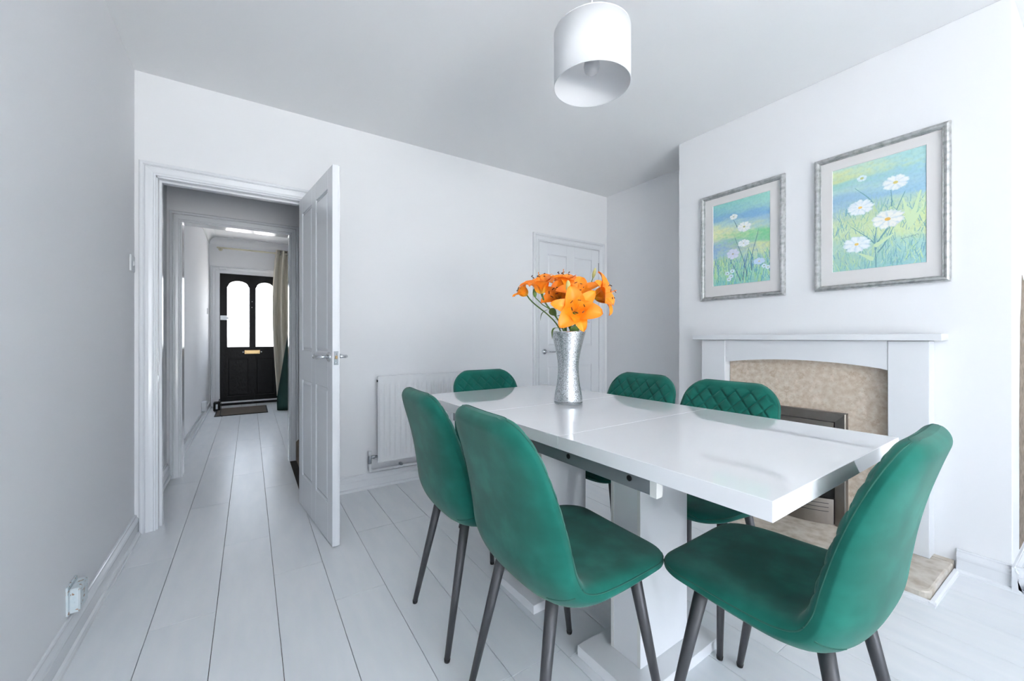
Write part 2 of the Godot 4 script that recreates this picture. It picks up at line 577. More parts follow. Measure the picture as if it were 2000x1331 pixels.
func art_cosmos() -> Image:
	var im := Image.create(330, 500, false, Image.FORMAT_RGB8)
	wash(im, [[0.0, Color(0.70, 0.84, 0.80), Color(0.56, 0.78, 0.80)], [0.07, Color(0.80, 0.86, 0.62), Color(0.60, 0.80, 0.82)], [0.12, Color(0.78, 0.84, 0.58), Color(0.54, 0.76, 0.82)], [0.17, Color(0.50, 0.74, 0.72), Color(0.52, 0.72, 0.82)],
		[0.24, Color(0.66, 0.82, 0.80), Color(0.52, 0.70, 0.82)], [0.33, Color(0.46, 0.64, 0.80), Color(0.48, 0.68, 0.82)], [0.43, Color(0.54, 0.70, 0.80), Color(0.70, 0.82, 0.68)], [0.54, Color(0.72, 0.82, 0.66), Color(0.78, 0.86, 0.58)],
		[0.66, Color(0.76, 0.86, 0.66), Color(0.78, 0.85, 0.60)], [0.78, Color(0.62, 0.78, 0.70), Color(0.56, 0.76, 0.74)], [0.9, Color(0.56, 0.74, 0.66), Color(0.50, 0.72, 0.74)], [1.0, Color(0.50, 0.72, 0.66), Color(0.44, 0.68, 0.74)]], 15, 0.04)
	var g := RandomNumberGenerator.new()
	g.seed = 33
	for i in 420:
		var x := g.randf()
		var y := g.randf_range(0.66, 1.53)
		var c: Color = [Color(0.36, 0.54, 0.66), Color(0.46, 0.66, 0.62), Color(0.72, 0.82, 0.60), Color(0.40, 0.60, 0.66), Color(0.80, 0.86, 0.70)][g.randi() % 5]
		stroke(im, Vector2(x, y), Vector2(x + g.randf_range(-0.07, 0.07), y - g.randf_range(0.06, 0.22)), g.randf_range(-0.3, 0.3), 0.004, c, 0.4)
	for s in [[0.50, 1.50, 0.50, 1.05, 0.05], [0.50, 1.20, 0.30, 0.85, 0.2], [0.50, 1.20, 0.60, 0.95, -0.2], [0.50, 1.25, 0.40, 0.80, -0.3], [0.47, 0.62, 0.36, 0.30, 0.3], [0.66, 0.70, 0.69, 0.44, 0.15], [0.55, 1.1, 0.90, 0.6, 0.2], [0.52, 1.3, 0.78, 1.0, 0.25]]:
		stroke(im, Vector2(s[0], s[1]), Vector2(s[2], s[3]), s[4], 0.008, Color(0.36, 0.54, 0.58), 0.7)
	for s in [[0.84, 0.95, 0.80, 0.62], [0.86, 0.90, 0.97, 0.58], [0.84, 1.0, 0.98, 0.80], [0.50, 1.2, 0.68, 1.10], [0.45, 1.38, 0.33, 1.28]]:
		stroke(im, Vector2(s[0], s[1]), Vector2(s[2], s[3]), 0.08, 0.028, Color(0.76, 0.85, 0.70), 0.5)
	flower(im, 0.345, 0.22, 0.06, 5, 0.4, Color(0.86, 0.93, 0.94), Color(0.55, 0.68, 0.5), 0.02)
	flower(im, 0.70, 0.39, 0.14, 7, 0.2, Color(0.93, 0.95, 0.95), Color(0.70, 0.66, 0.40), 0.025, 0.75)
	flower(im, 0.325, 0.63, 0.155, 8, 0.9, Color(0.93, 0.955, 0.965), Color(0.84, 0.62, 0.28), 0.022, 0.72)
	flower(im, 0.62, 0.865, 0.175, 8, 0.5, Color(0.955, 0.96, 0.935), Color(0.86, 0.60, 0.24), 0.03, 0.74)
	flower(im, 0.285, 1.145, 0.165, 8, 0.2, Color(0.93, 0.96, 0.97), Color(0.84, 0.64, 0.30), 0.024, 0.72)
	for k in 14:
		stroke(im, Vector2(0.76 + 0.012 * k, 1.165 - 0.0025 * k), Vector2(0.766 + 0.012 * k, 1.13 + 0.02 * (k % 3)), 0.2, 0.003, Color(0.34, 0.46, 0.52), 0.7)
	return im

# ------------------------------------------------------------------ floor
const ROW := 0.2007
const ROW0 := -0.31 - 0.2007
const PLANK := 1.245

func build_floor():
	var fl := base("floor", "white laminate floor of long boards running through the door into the hall")
	var st := new_st()
	box(st, Vector3(XL - 0.1, -0.12, ZR + 0.1), Vector3(XA + 0.1, -0.006, -7.95), 0.0)
	build(st, "underlay", "gap_dark", fl)
	var joints := {0: -2.535, 1: -1.945, 2: -2.53, 3: -2.10, 4: -1.76, 5: -2.31, 6: -1.06, 7: -1.02}
	var meshes := {}
	for k in range(0, 19):
		var x0 := maxf(ROW0 + k * ROW, XL)
		var x1 := minf(ROW0 + (k + 1) * ROW, XA)
		if k == 0: x0 = XL
		if k == 18: x1 = XA
		var j0: float = joints.get(k, -rng.randf() * PLANK - 1.0)
		# runs of floor, from the window wall to the front door; the chimney stands in one, the stairs in another
		for run in [[ZR, -3.0 if k > 3 else -7.80], [-4.0, -7.80]]:
			if run[0] < -3.5 and k <= 3: continue
			var z: float = j0
			while z < run[0]: z += PLANK
			while z > run[1]:
				var za := minf(z, run[0])
				var zb := maxf(z - PLANK, run[1])
				z -= PLANK
				if za - zb < 0.02: continue
				var key := "%.3f %.3f" % [x1 - x0, za - zb]
				if not meshes.has(key):
					var ps := new_st()
					var hx := (x1 - x0) / 2 - 0.0009
					var hz := (za - zb) / 2 - 0.0008
					box(ps, Vector3(-hx, -0.01, -hz), Vector3(hx, 0, hz), 0.0009)
					ps.generate_normals()
					meshes[key] = ps.commit()
				var o := put(meshes[key], "plank", "plank_%d" % (rng.randi() % 3), fl)
				o.position = Vector3((x0 + x1) / 2, 0, (za + zb) / 2)

# ------------------------------------------------------------------ walls
func wall_across(st: SurfaceTool, z0: float, z1: float, x0: float, x1: float, y0: float, y1: float, holes: Array):
	# a wall along x with rectangular openings [x0, x1, y0, y1]
	var x := x0
	for h in holes:
		box(st, Vector3(x, y0, z0), Vector3(h[0], y1, z1), 0.0)
		if h[3] < y1: box(st, Vector3(h[0], h[3], z0), Vector3(h[1], y1, z1), 0.0)
		if h[2] > y0: box(st, Vector3(h[0], y0, z0), Vector3(h[1], h[2], z1), 0.0)
		x = h[1]
	box(st, Vector3(x, y0, z0), Vector3(x1, y1, z1), 0.0)

func build_walls():
	var st := new_st()
	box(st, Vector3(XL - 0.12, -0.12, ZR + 0.75), Vector3(XL, 2.75, -8.05), 0.0)
	struct(st, "wall_left", "wall_paint", "plain white wall on the side of the open door")
	st = new_st()
	wall_across(st, ZB, ZB - 0.105, XL, XA, 0.0, CEIL, [[-0.445, 0.302, 0.0, 1.98], [2.215, 2.995, 0.0, 1.968]])
	struct(st, "wall_back", "wall_paint", "white wall holding the open doorway, the radiator and the cupboard door")
	st = new_st()
	box(st, Vector3(XA, -0.12, ZR + 0.75), Vector3(XA + 0.12, 2.75, -8.05), 0.0)
	struct(st, "wall_right", "wall_paint", "white alcove wall beside the chimney breast")
	var cb := base("wall_chimney", "white chimney breast carrying two pictures above the mantel")
	st = new_st()
	box(st, Vector3(XB, 0, -1.8485), Vector3(XA + 0.02, CEIL, -0.2635), 0.003)
	build(st, "breast", "wall_paint", cb)
	# bare patch on the side of the breast, torn upper edge
	st = new_st()
	var poly := PackedVector2Array([Vector2(2.905, 0.115), Vector2(3.109, 0.115), Vector2(3.109, 1.42), Vector2(3.04, 1.33), Vector2(2.985, 1.36), Vector2(2.955, 1.22), Vector2(2.93, 1.16), Vector2(2.915, 0.9), Vector2(2.898, 0.7), Vector2(2.906, 0.4)])
	prism(st, poly, -0.2645, -0.262, Vector3.ZERO, Vector3.RIGHT, Vector3.UP, Vector3(0, 0, 1))
	build(st, "bare_patch", "bare_plaster", cb)
	st = new_st()
	wall_across(st, ZR, ZR + 0.7, XL, XA, 0.0, CEIL, [[RX0, RX1, 0.12, 2.35]])  # unseen wall, made extra thick to cut slanting light on the breast
	struct(st, "wall_front", "wall_paint", "white wall with the window that lights the dining room")
	st = new_st()
	box(st, Vector3(XL - 0.12, CEIL, ZR + 0.75), Vector3(XA + 0.12, CEIL + 0.22, -4.075), 0.0)
	struct(st, "ceiling", "ceiling_paint", "plain white ceiling of the dining room")
	# open garden doorway behind the camera
	var w := base("window_1", "white frame of the open garden doorway")
	st = new_st()
	for x in [RX0, RX1 - 0.06]: box(st, Vector3(x, 0.12, ZR + 0.08), Vector3(x + 0.06, 2.35, ZR + 0.14), 0.004)
	for y in [0.12, 2.29]: box(st, Vector3(RX0 + 0.06, y, ZR + 0.08), Vector3(RX1 - 0.06, y + 0.06, ZR + 0.14), 0.004)
	build(st, "window_frame", "gloss_white", w)
	st = new_st()
	box(st, Vector3(-12, -0.3, ZR + 0.75), Vector3(12, -0.15, 14), 0.0)  # unseen pale ground, added to throw sunlight up onto the ceiling
	box(st, Vector3(-12, -0.3, -8.05), Vector3(XL - 0.12, -0.15, ZR + 0.75), 0.0)
	struct(st, "ground_bounce", "bounce_paving", "pale paving added out of view to bounce sunlight into the dining room")

# ------------------------------------------------------------------ skirtings and architraves
const SKIRT := [Vector2(0, 0), Vector2(0.033, 0), Vector2(0.031, 0.008), Vector2(0.026, 0.014), Vector2(0.018, 0.017), Vector2(0.018, 0.062), Vector2(0.0195, 0.066), Vector2(0.0205, 0.074), Vector2(0.018, 0.083), Vector2(0.012, 0.09), Vector2(0.009, 0.094), Vector2(0.009, 0.101), Vector2(0.006, 0.104), Vector2(0, 0.104)]
const ARCHI := [Vector2(0, 0), Vector2(0, 0.012), Vector2(0.004, 0.014), Vector2(0.009, 0.014), Vector2(0.011, 0.010), Vector2(0.016, 0.013), Vector2(0.03, 0.015), Vector2(0.042, 0.019), Vector2(0.046, 0.014), Vector2(0.052, 0.024), Vector2(0.060, 0.027), Vector2(0.066, 0.024), Vector2(0.068, 0.018), Vector2(0.068, 0)]

func architrave(st: SurfaceTool, xl: float, xr: float, yt: float, z: float, out: float, scale := 1.0, right_cut := 1.0):
	var rings := []
	for s in 4:
		var r := PackedVector3Array()
		for q in ARCHI:
			var a: float = q.x * scale
			var ar := minf(a, 0.068 * right_cut)
			var p := [Vector2(xl - a, 0), Vector2(xl - a, yt + a), Vector2(xr + ar, yt + a), Vector2(xr + ar, 0)][s] as Vector2
			r.append(Vector3(p.x, p.y, z + out * q.y))
		rings.append(r)
	loft(st, rings, false)

func build_trims():
	var st := new_st()
	architrave(st, -0.436, 0.293, 1.972, ZB, 1.0)
	var o := base("trim_1", "white gloss architrave and lining of the open doorway")
	build(st, "architrave", "gloss_white", o)
	st = new_st()
	architrave(st, -0.436, 0.293, 1.972, ZB - 0.105, -1.0)
	build(st, "architrave", "gloss_white", o)
	st = new_st()
	box(st, Vector3(-0.4445, 0, ZB + 0.002), Vector3(-0.428, 1.9795, ZB - 0.107), 0.001)
	box(st, Vector3(0.285, 0, ZB + 0.002), Vector3(0.3015, 1.9795, ZB - 0.107), 0.001)
	box(st, Vector3(-0.4445, 1.963, ZB + 0.002), Vector3(0.3015, 1.9795, ZB - 0.107), 0.001)
	build(st, "lining", "gloss_white", o)
	st = new_st()
	box(st, Vector3(-0.4285, 0, ZB - 0.04), Vector3(-0.416, 1.9635, ZB - 0.08), 0.001)
	box(st, Vector3(-0.416, 1.951, ZB - 0.04), Vector3(0.285, 1.9635, ZB - 0.08), 0.001)
	build(st, "door_stop", "gloss_white", o)
	st = new_st()
	box(st, Vector3(-0.4285, 0.93, ZB - 0.012), Vector3(-0.4265, 1.0, ZB - 0.034), 0.0005)
	build(st, "strike_plate", "satin_chrome", o)
	st = new_st()
	box(st, Vector3(-0.4285, 0.82, ZB - 0.008), Vector3(-0.4262, 0.86, ZB - 0.03), 0.0005)
	build(st, "old_strike_recess", "satin_chrome", o)
	# cupboard door surround
	o = base("trim_2", "white architrave around the closed cupboard door")
	st = new_st()
	architrave(st, 2.222, 2.989, 1.962, ZB, 1.0, 1.0, 1.0)
	build(st, "architrave", "gloss_white", o)
	st = new_st()
	box(st, Vector3(2.2155, 0, ZB + 0.002), Vector3(2.2265, 1.9675, ZB - 0.104), 0.001)
	box(st, Vector3(2.9845, 0, ZB + 0.002), Vector3(2.9945, 1.9675, ZB - 0.104), 0.001)
	box(st, Vector3(2.2155, 1.957, ZB + 0.002), Vector3(2.9945, 1.9675, ZB - 0.104), 0.001)
	build(st, "lining", "gloss_white", o)
	# skirtings
	st = new_st()
	extrude(st, SKIRT, Vector3(0.372, 0, ZB), Vector3(2.15, 0, ZB), Vector3(0, 0, 1))
	extrude(st, SKIRT, Vector3(3.06, 0, ZB), Vector3(XA, 0, ZB), Vector3(0, 0, 1))
	struct(st, "baseboard_back", "gloss_white", "white moulded skirting under the radiator")
	st = new_st()
	extrude(st, SKIRT, Vector3(XL, 0, ZR), Vector3(XL, 0, ZB + 0.002), Vector3(1, 0, 0))
	struct(st, "baseboard_left", "gloss_white", "white chipped skirting along the left wall")
	st = new_st()
	extrude(st, SKIRT, Vector3(XB, 0, -0.4235), Vector3(XB, 0, -0.232), Vector3(-1, 0, 0))
	extrude(st, SKIRT, Vector3(XB - 0.032, 0, -0.2635), Vector3(XA, 0, -0.2635), Vector3(0, 0, 1))
	extrude(st, SKIRT, Vector3(XB, 0, -1.879), Vector3(XB, 0, -1.70), Vector3(-1, 0, 0))
	extrude(st, SKIRT, Vector3(XB - 0.032, 0, -1.8485), Vector3(XA, 0, -1.8485), Vector3(0, 0, -1))
	struct(st, "baseboard_chimney", "gloss_white", "white moulded skirting around the foot of the chimney breast")
	st = new_st()
	extrude(st, SKIRT, Vector3(XA, 0, ZR), Vector3(XA, 0, -0.23), Vector3(-1, 0, 0))
	extrude(st, SKIRT, Vector3(XA, 0, -1.88), Vector3(XA, 0, ZB), Vector3(-1, 0, 0))
	struct(st, "baseboard_right", "gloss_white", "white skirting in the alcoves")
	st = new_st()
	extrude(st, SKIRT, Vector3(XL, 0, ZR), Vector3(XA, 0, ZR), Vector3(0, 0, -1))
	struct(st, "baseboard_front", "gloss_white", "white skirting under the window")

# ------------------------------------------------------------------ panelled doors
func panel_leaf(parent: Node3D, w: float, h: float, th: float, fields: Array, mat_name: String, both := true):
	# local: x from 0 (hinge) to w, y up, z through the thickness; fields: [x0, x1, y0, y1]
	var lay := 0.008
	var st := new_st()
	box(st, Vector3(0, 0, -th / 2 + lay), Vector3(w, h, th / 2 - lay), 0.0)
	var xs := [fields[0][0], fields[0][1], fields[2][0], fields[2][1]]
	for side in ([1, -1] if both else [1]):
		var z0: float = side * (th / 2 - lay - 0.001)
		var z1: float = side * th / 2
		box(st, Vector3(0, 0, z0), Vector3(xs[0], h, z1), 0.0015)
		box(st, Vector3(xs[3], 0, z0), Vector3(w, h, z1), 0.0015)
		box(st, Vector3(xs[1], 0, z0), Vector3(xs[2], h, z1), 0.0015)
		for c in 2:
			var y := 0.0
			for f in fields:
				if f[0] != xs[c * 2]: continue
				box(st, Vector3(f[0], y, z0), Vector3(f[1], f[2], z1), 0.0015)
				y = f[3]
			box(st, Vector3(xs[c * 2], y, z0), Vector3(xs[c * 2 + 1], h, z1), 0.0015)
	build(st, "leaf", mat_name, parent)
	for side in ([1, -1] if both else [1]):
		for f in fields:
			st = new_st()
			var zc: float = side * (th / 2 - lay - 0.0005)
			var zt: float = side * (th / 2 - 0.0012)
			var g := 0.004
			var rings := []
			for q in [[0.0, zc], [g, zc], [g, zc], [0.02, zt], [0.02, zt]]:
				rings.append(PackedVector3Array([Vector3(f[0] + q[0] + 0.0005, f[2] + q[0] + 0.0005, q[1]), Vector3(f[1] - q[0] - 0.0005, f[2] + q[0] + 0.0005, q[1]), Vector3(f[1] - q[0] - 0.0005, f[3] - q[0] - 0.0005, q[1]), Vector3(f[0] + q[0] + 0.0005, f[3] - q[0] - 0.0005, q[1])]))
			loft(st, [rings[1], rings[3]], false)
			build(st, "panel", mat_name, parent)

func lever(parent: Node3D, at: Vector3, side: float, dir: float, curl := true):
	# a round rose and a lever on a door face; dir: along local x
	var st := new_st()
	lathe(st, [Vector2(0.0005, 0), Vector2(0.025, 0), Vector2(0.026, 0.002), Vector2(0.025, 0.007), Vector2(0.021, 0.009), Vector2(0.0005, 0.009)], at, 24, Vector3.RIGHT, Vector3(0, 0, side))
	var h := build(st, "handle", "chrome", parent)
	st = new_st()
	var z := side
	var pts := [at + Vector3(0, 0, z * 0.006), at + Vector3(0, 0, z * 0.035), at + Vector3(dir * 0.004, 0, z * 0.046), at + Vector3(dir * 0.014, 0, z * 0.052), at + Vector3(dir * 0.05, -0.003, z * 0.053), at + Vector3(dir * 0.085, -0.002, z * 0.053), at + Vector3(dir * 0.105, 0.004, z * 0.051)]
	var rr := [0.009, 0.0085, 0.0085, 0.0085, 0.009, 0.0085, 0.005]
	if curl:
		pts.append(at + Vector3(dir * 0.12, 0.01, z * 0.046)); rr.append(0.0025)
	tube(st, pts, rr, 12)
	build(st, "lever", "chrome", h)

func build_doors():
	# open door, hinged at the right jamb, swung into the room
	var d := Node3D.new()
	d.name = "door_1"
	add_child(d)
	d.position = Vector3(0.2855, 0.006, ZB + 0.03)
	d.rotation.y = -atan2(0.720, 0.084)
	d.set_meta("kind", "structure")
	d.set_meta("label", "white four-panel door standing open into the dining room")
	var W := 0.725; var H := 1.945
	var fl := [[0.085, 0.315, 0.20, 0.80], [0.085, 0.315, 0.985, 1.845], [0.405, 0.64, 0.20, 0.80], [0.405, 0.64, 0.985, 1.845]]
	panel_leaf(d, W, H, 0.036, fl, "gloss_white")
	lever(d, Vector3(W - 0.05, 0.965, 0.018), 1.0, -1.0)
	lever(d, Vector3(W - 0.05, 0.965, -0.018), -1.0, -1.0)
	var st := new_st()
	box(st, Vector3(W - 0.001, 0.925, -0.0115), Vector3(W + 0.0015, 0.995, 0.0115), 0.001)
	var pl := build(st, "latch_plate", "satin_chrome", d)
	st = new_st()
	box(st, Vector3(W, 0.955, -0.006), Vector3(W + 0.009, 0.973, 0.006), 0.003)
	build(st, "latch_bolt", "brass", pl)
	for y in [0.94, 0.985]:
		st = new_st()
		lathe(st, [Vector2(0.0005, 0), Vector2(0.0042, 0), Vector2(0.003, 0.0012), Vector2(0.0005, 0.0014)], Vector3(W + 0.0014, y - 0.004, 0), 10, Vector3.UP, Vector3.RIGHT)
		build(st, "screw", "chrome", pl)
	# cupboard door
	var c := Node3D.new()
	c.name = "door_2"
	add_child(c)
	c.position = Vector3(2.981, 0.006, ZB - 0.012)
	c.rotation.y = PI
	c.set_meta("kind", "structure")
	c.set_meta("label", "white panelled cupboard door, closed, behind the lilies")
	panel_leaf(c, 0.751, 1.948, 0.036, [[0.095, 0.325, 0.20, 0.80], [0.095, 0.325, 0.985, 1.845], [0.425, 0.655, 0.20, 0.80], [0.425, 0.655, 0.985, 1.845]], "satin_white")
	lever(c, Vector3(0.751 - 0.055, 0.935, -0.018), -1.0, -1.0, false)
	for y in [0.2, 1.74]:
		st = new_st()
		tube(st, [Vector3(-0.001, y, -0.021), Vector3(-0.001, y + 0.085, -0.021)], 0.005, 10)
		build(st, "hinge", "satin_chrome", c)

# ------------------------------------------------------------------ fireplace
func build_fireplace():
	var XF := 2.632
	var zl := -1.615; var zr := -0.497
	var t := thing("fireplace_surround", "white painted fireplace surround with mantel shelf and arched frieze", "fireplace", Vector3(0, 0, 0))
	var st := new_st()
	box(st, Vector3(2.60, 1.056, -1.664), Vector3(XB - 0.001, 1.088, -0.452), 0.002)
	build(st, "mantel_shelf", "satin_white", t)
	st = new_st()
	box(st, Vector3(XF, 0.0455, -0.643), Vector3(XB - 0.001, 1.0535, zr), 0.002)
	build(st, "pilaster", "satin_white", t)
	st = new_st()
	box(st, Vector3(XF, 0.0455, zl), Vector3(XB - 0.001, 1.0535, -1.452), 0.002)
	build(st, "pilaster", "satin_white", t)
	st = new_st()
	var poly := PackedVector2Array([Vector2(-1.451, 1.054), Vector2(-1.451, 0.912)])
	for i in range(1, 24):
		var k := i / 24.0
		poly.append(Vector2(lerpf(-1.451, -0.644, k), 0.912 + 0.030 * (1.0 - pow(2.0 * k - 1.0, 2))))
	poly.append(Vector2(-0.644, 0.909))
	poly.append(Vector2(-0.644, 1.054))
	prism(st, poly, XF + 0.004, 2.689, Vector3.ZERO, Vector3(0, 0, 1), Vector3.UP, Vector3(1, 0, 0))
	build(st, "frieze", "satin_white", t)
	var b := thing("fireplace_back_panel", "beige marble back panel set behind the arched white surround", "fireplace panel")
	st = new_st()
	prism(st, PackedVector2Array([Vector2(-1.449, 0.0455), Vector2(-1.449, 0.99), Vector2(-0.646, 0.99), Vector2(-0.646, 0.0455), Vector2(-0.864, 0.0455), Vector2(-0.864, 0.614), Vector2(-1.25, 0.614), Vector2(-1.25, 0.0455)]), 2.69, XB - 0.0012, Vector3.ZERO, Vector3(0, 0, 1), Vector3.UP, Vector3(1, 0, 0))
	build(st, "marble_slab", "marble", b)
	# hearth
	var h := thing("hearth", "veined beige stone hearth slab on the floor below the fireplace", "hearth")
	st = new_st()
	var hp := PackedVector2Array()
	for c in [[2.285, -1.685, 0], [2.285, -0.432, 1], [XB - 0.034, -0.432, 2], [XB - 0.034, -1.685, 3]]:
		if c[2] < 2:
			for i in 7:
				var a := PI / 2 * i / 6.0
				var r := 0.03
				if c[2] == 0: hp.append(Vector2(c[0] + r - r * sin(a), c[1] + r - r * cos(a)))
				else: hp.append(Vector2(c[0] + r - r * cos(a), c[1] - r + r * sin(a)))
		else: hp.append(Vector2(c[0], c[1]))
	var rings := []
	for q in [[0.0, 0.0], [0.0, 0.036], [0.003, 0.042], [0.009, 0.045]]:
		var r := PackedVector3Array()
		for p in hp:
			var c := Vector2(2.5, -1.06)
			var k := Vector2(1.0 - q[0] / 0.22, 1.0 - q[0] / 0.62)
			r.append(Vector3(c.x + (p.x - c.x) * k.x, q[1], c.y + (p.y - c.y) * k.y))
		rings.append(r)
	loft(st, rings, false)
	build(st, "slab", "hearth_marble", h)
	st = new_st()
	box(st, Vector3(XB - 0.036, 0, -1.686), Vector3(XB - 0.0005, 0.0453, -0.4305), 0.0)
	build(st, "slab_back", "hearth_marble", h)
	var bead := [Vector2(0, 0), Vector2(0.018, 0), Vector2(0.016, 0.008), Vector2(0.011, 0.014), Vector2(0.0, 0.017)]
	st = new_st()
	extrude(st, bead, Vector3(2.283, 0, -1.70), Vector3(2.283, 0, -0.412), Vector3(-1, 0, 0))
	extrude(st, bead, Vector3(2.266, 0, -0.4295), Vector3(XB - 0.018, 0, -0.4295), Vector3(0, 0, 1))
	build(st, "edge_bead", "gloss_white", h)
	# gas fire
	var g := thing("gas_fire", "brushed steel gas fire with slotted lower panel in marble fireplace", "gas fire")
	var yo := 0.662
	var z0 := -1.298; var z1 := -0.816
	st = new_st()
	var fr := []
	for q in [[0.0, 2.6895], [0.0, 2.655], [0.004, 2.651], [0.052, 2.668], [0.056, 2.6895]]:
		var r := PackedVector3Array()
		fr.append([q[0], q[1]])
	rings = []
	for s in 4:
		var r := PackedVector3Array()
		for q in fr:
			var p := [Vector2(z0 + q[0], 0.0455), Vector2(z0 + q[0], yo - q[0]), Vector2(z1 - q[0], yo - q[0]), Vector2(z1 - q[0], 0.0455)][s] as Vector2
			r.append(Vector3(q[1], p.y, p.x))
		rings.append(r)
	loft(st, rings, false)
	build(st, "frame", "brushed_steel", g)
	st = new_st()
	box(st, Vector3(2.6885, 0.0455, z0 + 0.05), Vector3(2.7135, yo - 0.05, z1 - 0.05), 0.0)
	build(st, "firebox", "fire_dark", g)
	# bowed lower panel
	st = new_st()
	rings = []
	for y in [0.0465, 0.185]:
		var r := PackedVector3Array()
		for i in 17:
			var k := i / 16.0
			r.append(Vector3(2.672 - 0.075 * (1.0 - pow(2 * k - 1, 2)), y, lerpf(z0 + 0.058, z1 - 0.058, k)))
		for i in 17:
			r.append(Vector3(2.688, y, lerpf(z1 - 0.058, z0 + 0.058, i / 16.0)))
		rings.append(r)
	loft(st, rings, false)
	build(st, "lower_panel", "brushed_steel", g)
	# slots cut as dark bars set into the panel top
	for s in 3:
		st = new_st()
		rings = []
		for y in [0.158 - 0.022 * s, 0.161 - 0.022 * s]:
			var r := PackedVector3Array()
			for i in 9:
				var k := lerpf(0.58, 0.95, i / 8.0)
				r.append(Vector3(2.6712 - 0.075 * (1.0 - pow(2 * k - 1, 2)), y, lerpf(z0 + 0.058, z1 - 0.058, k)))
			for i in 9:
				r.append(Vector3(2.687, y, lerpf(z0 + 0.058, z1 - 0.058, lerpf(0.95, 0.58, i / 8.0))))
			rings.append(r)
		loft(st, rings, false)
		build(st, "slot", "fire_dark", g)
	# sloping hood over the fire opening
	st = new_st()
	rings = []
	for z in [z0 + 0.057, z1 - 0.057]:
		rings.append(PackedVector3Array([Vector3(2.689, 0.605, z), Vector3(2.672, 0.605, z), Vector3(2.645, 0.50, z), Vector3(2.655, 0.50, z), Vector3(2.689, 0.55, z)]))
	loft(st, rings, false)
	build(st, "hood", "brushed_steel", g)

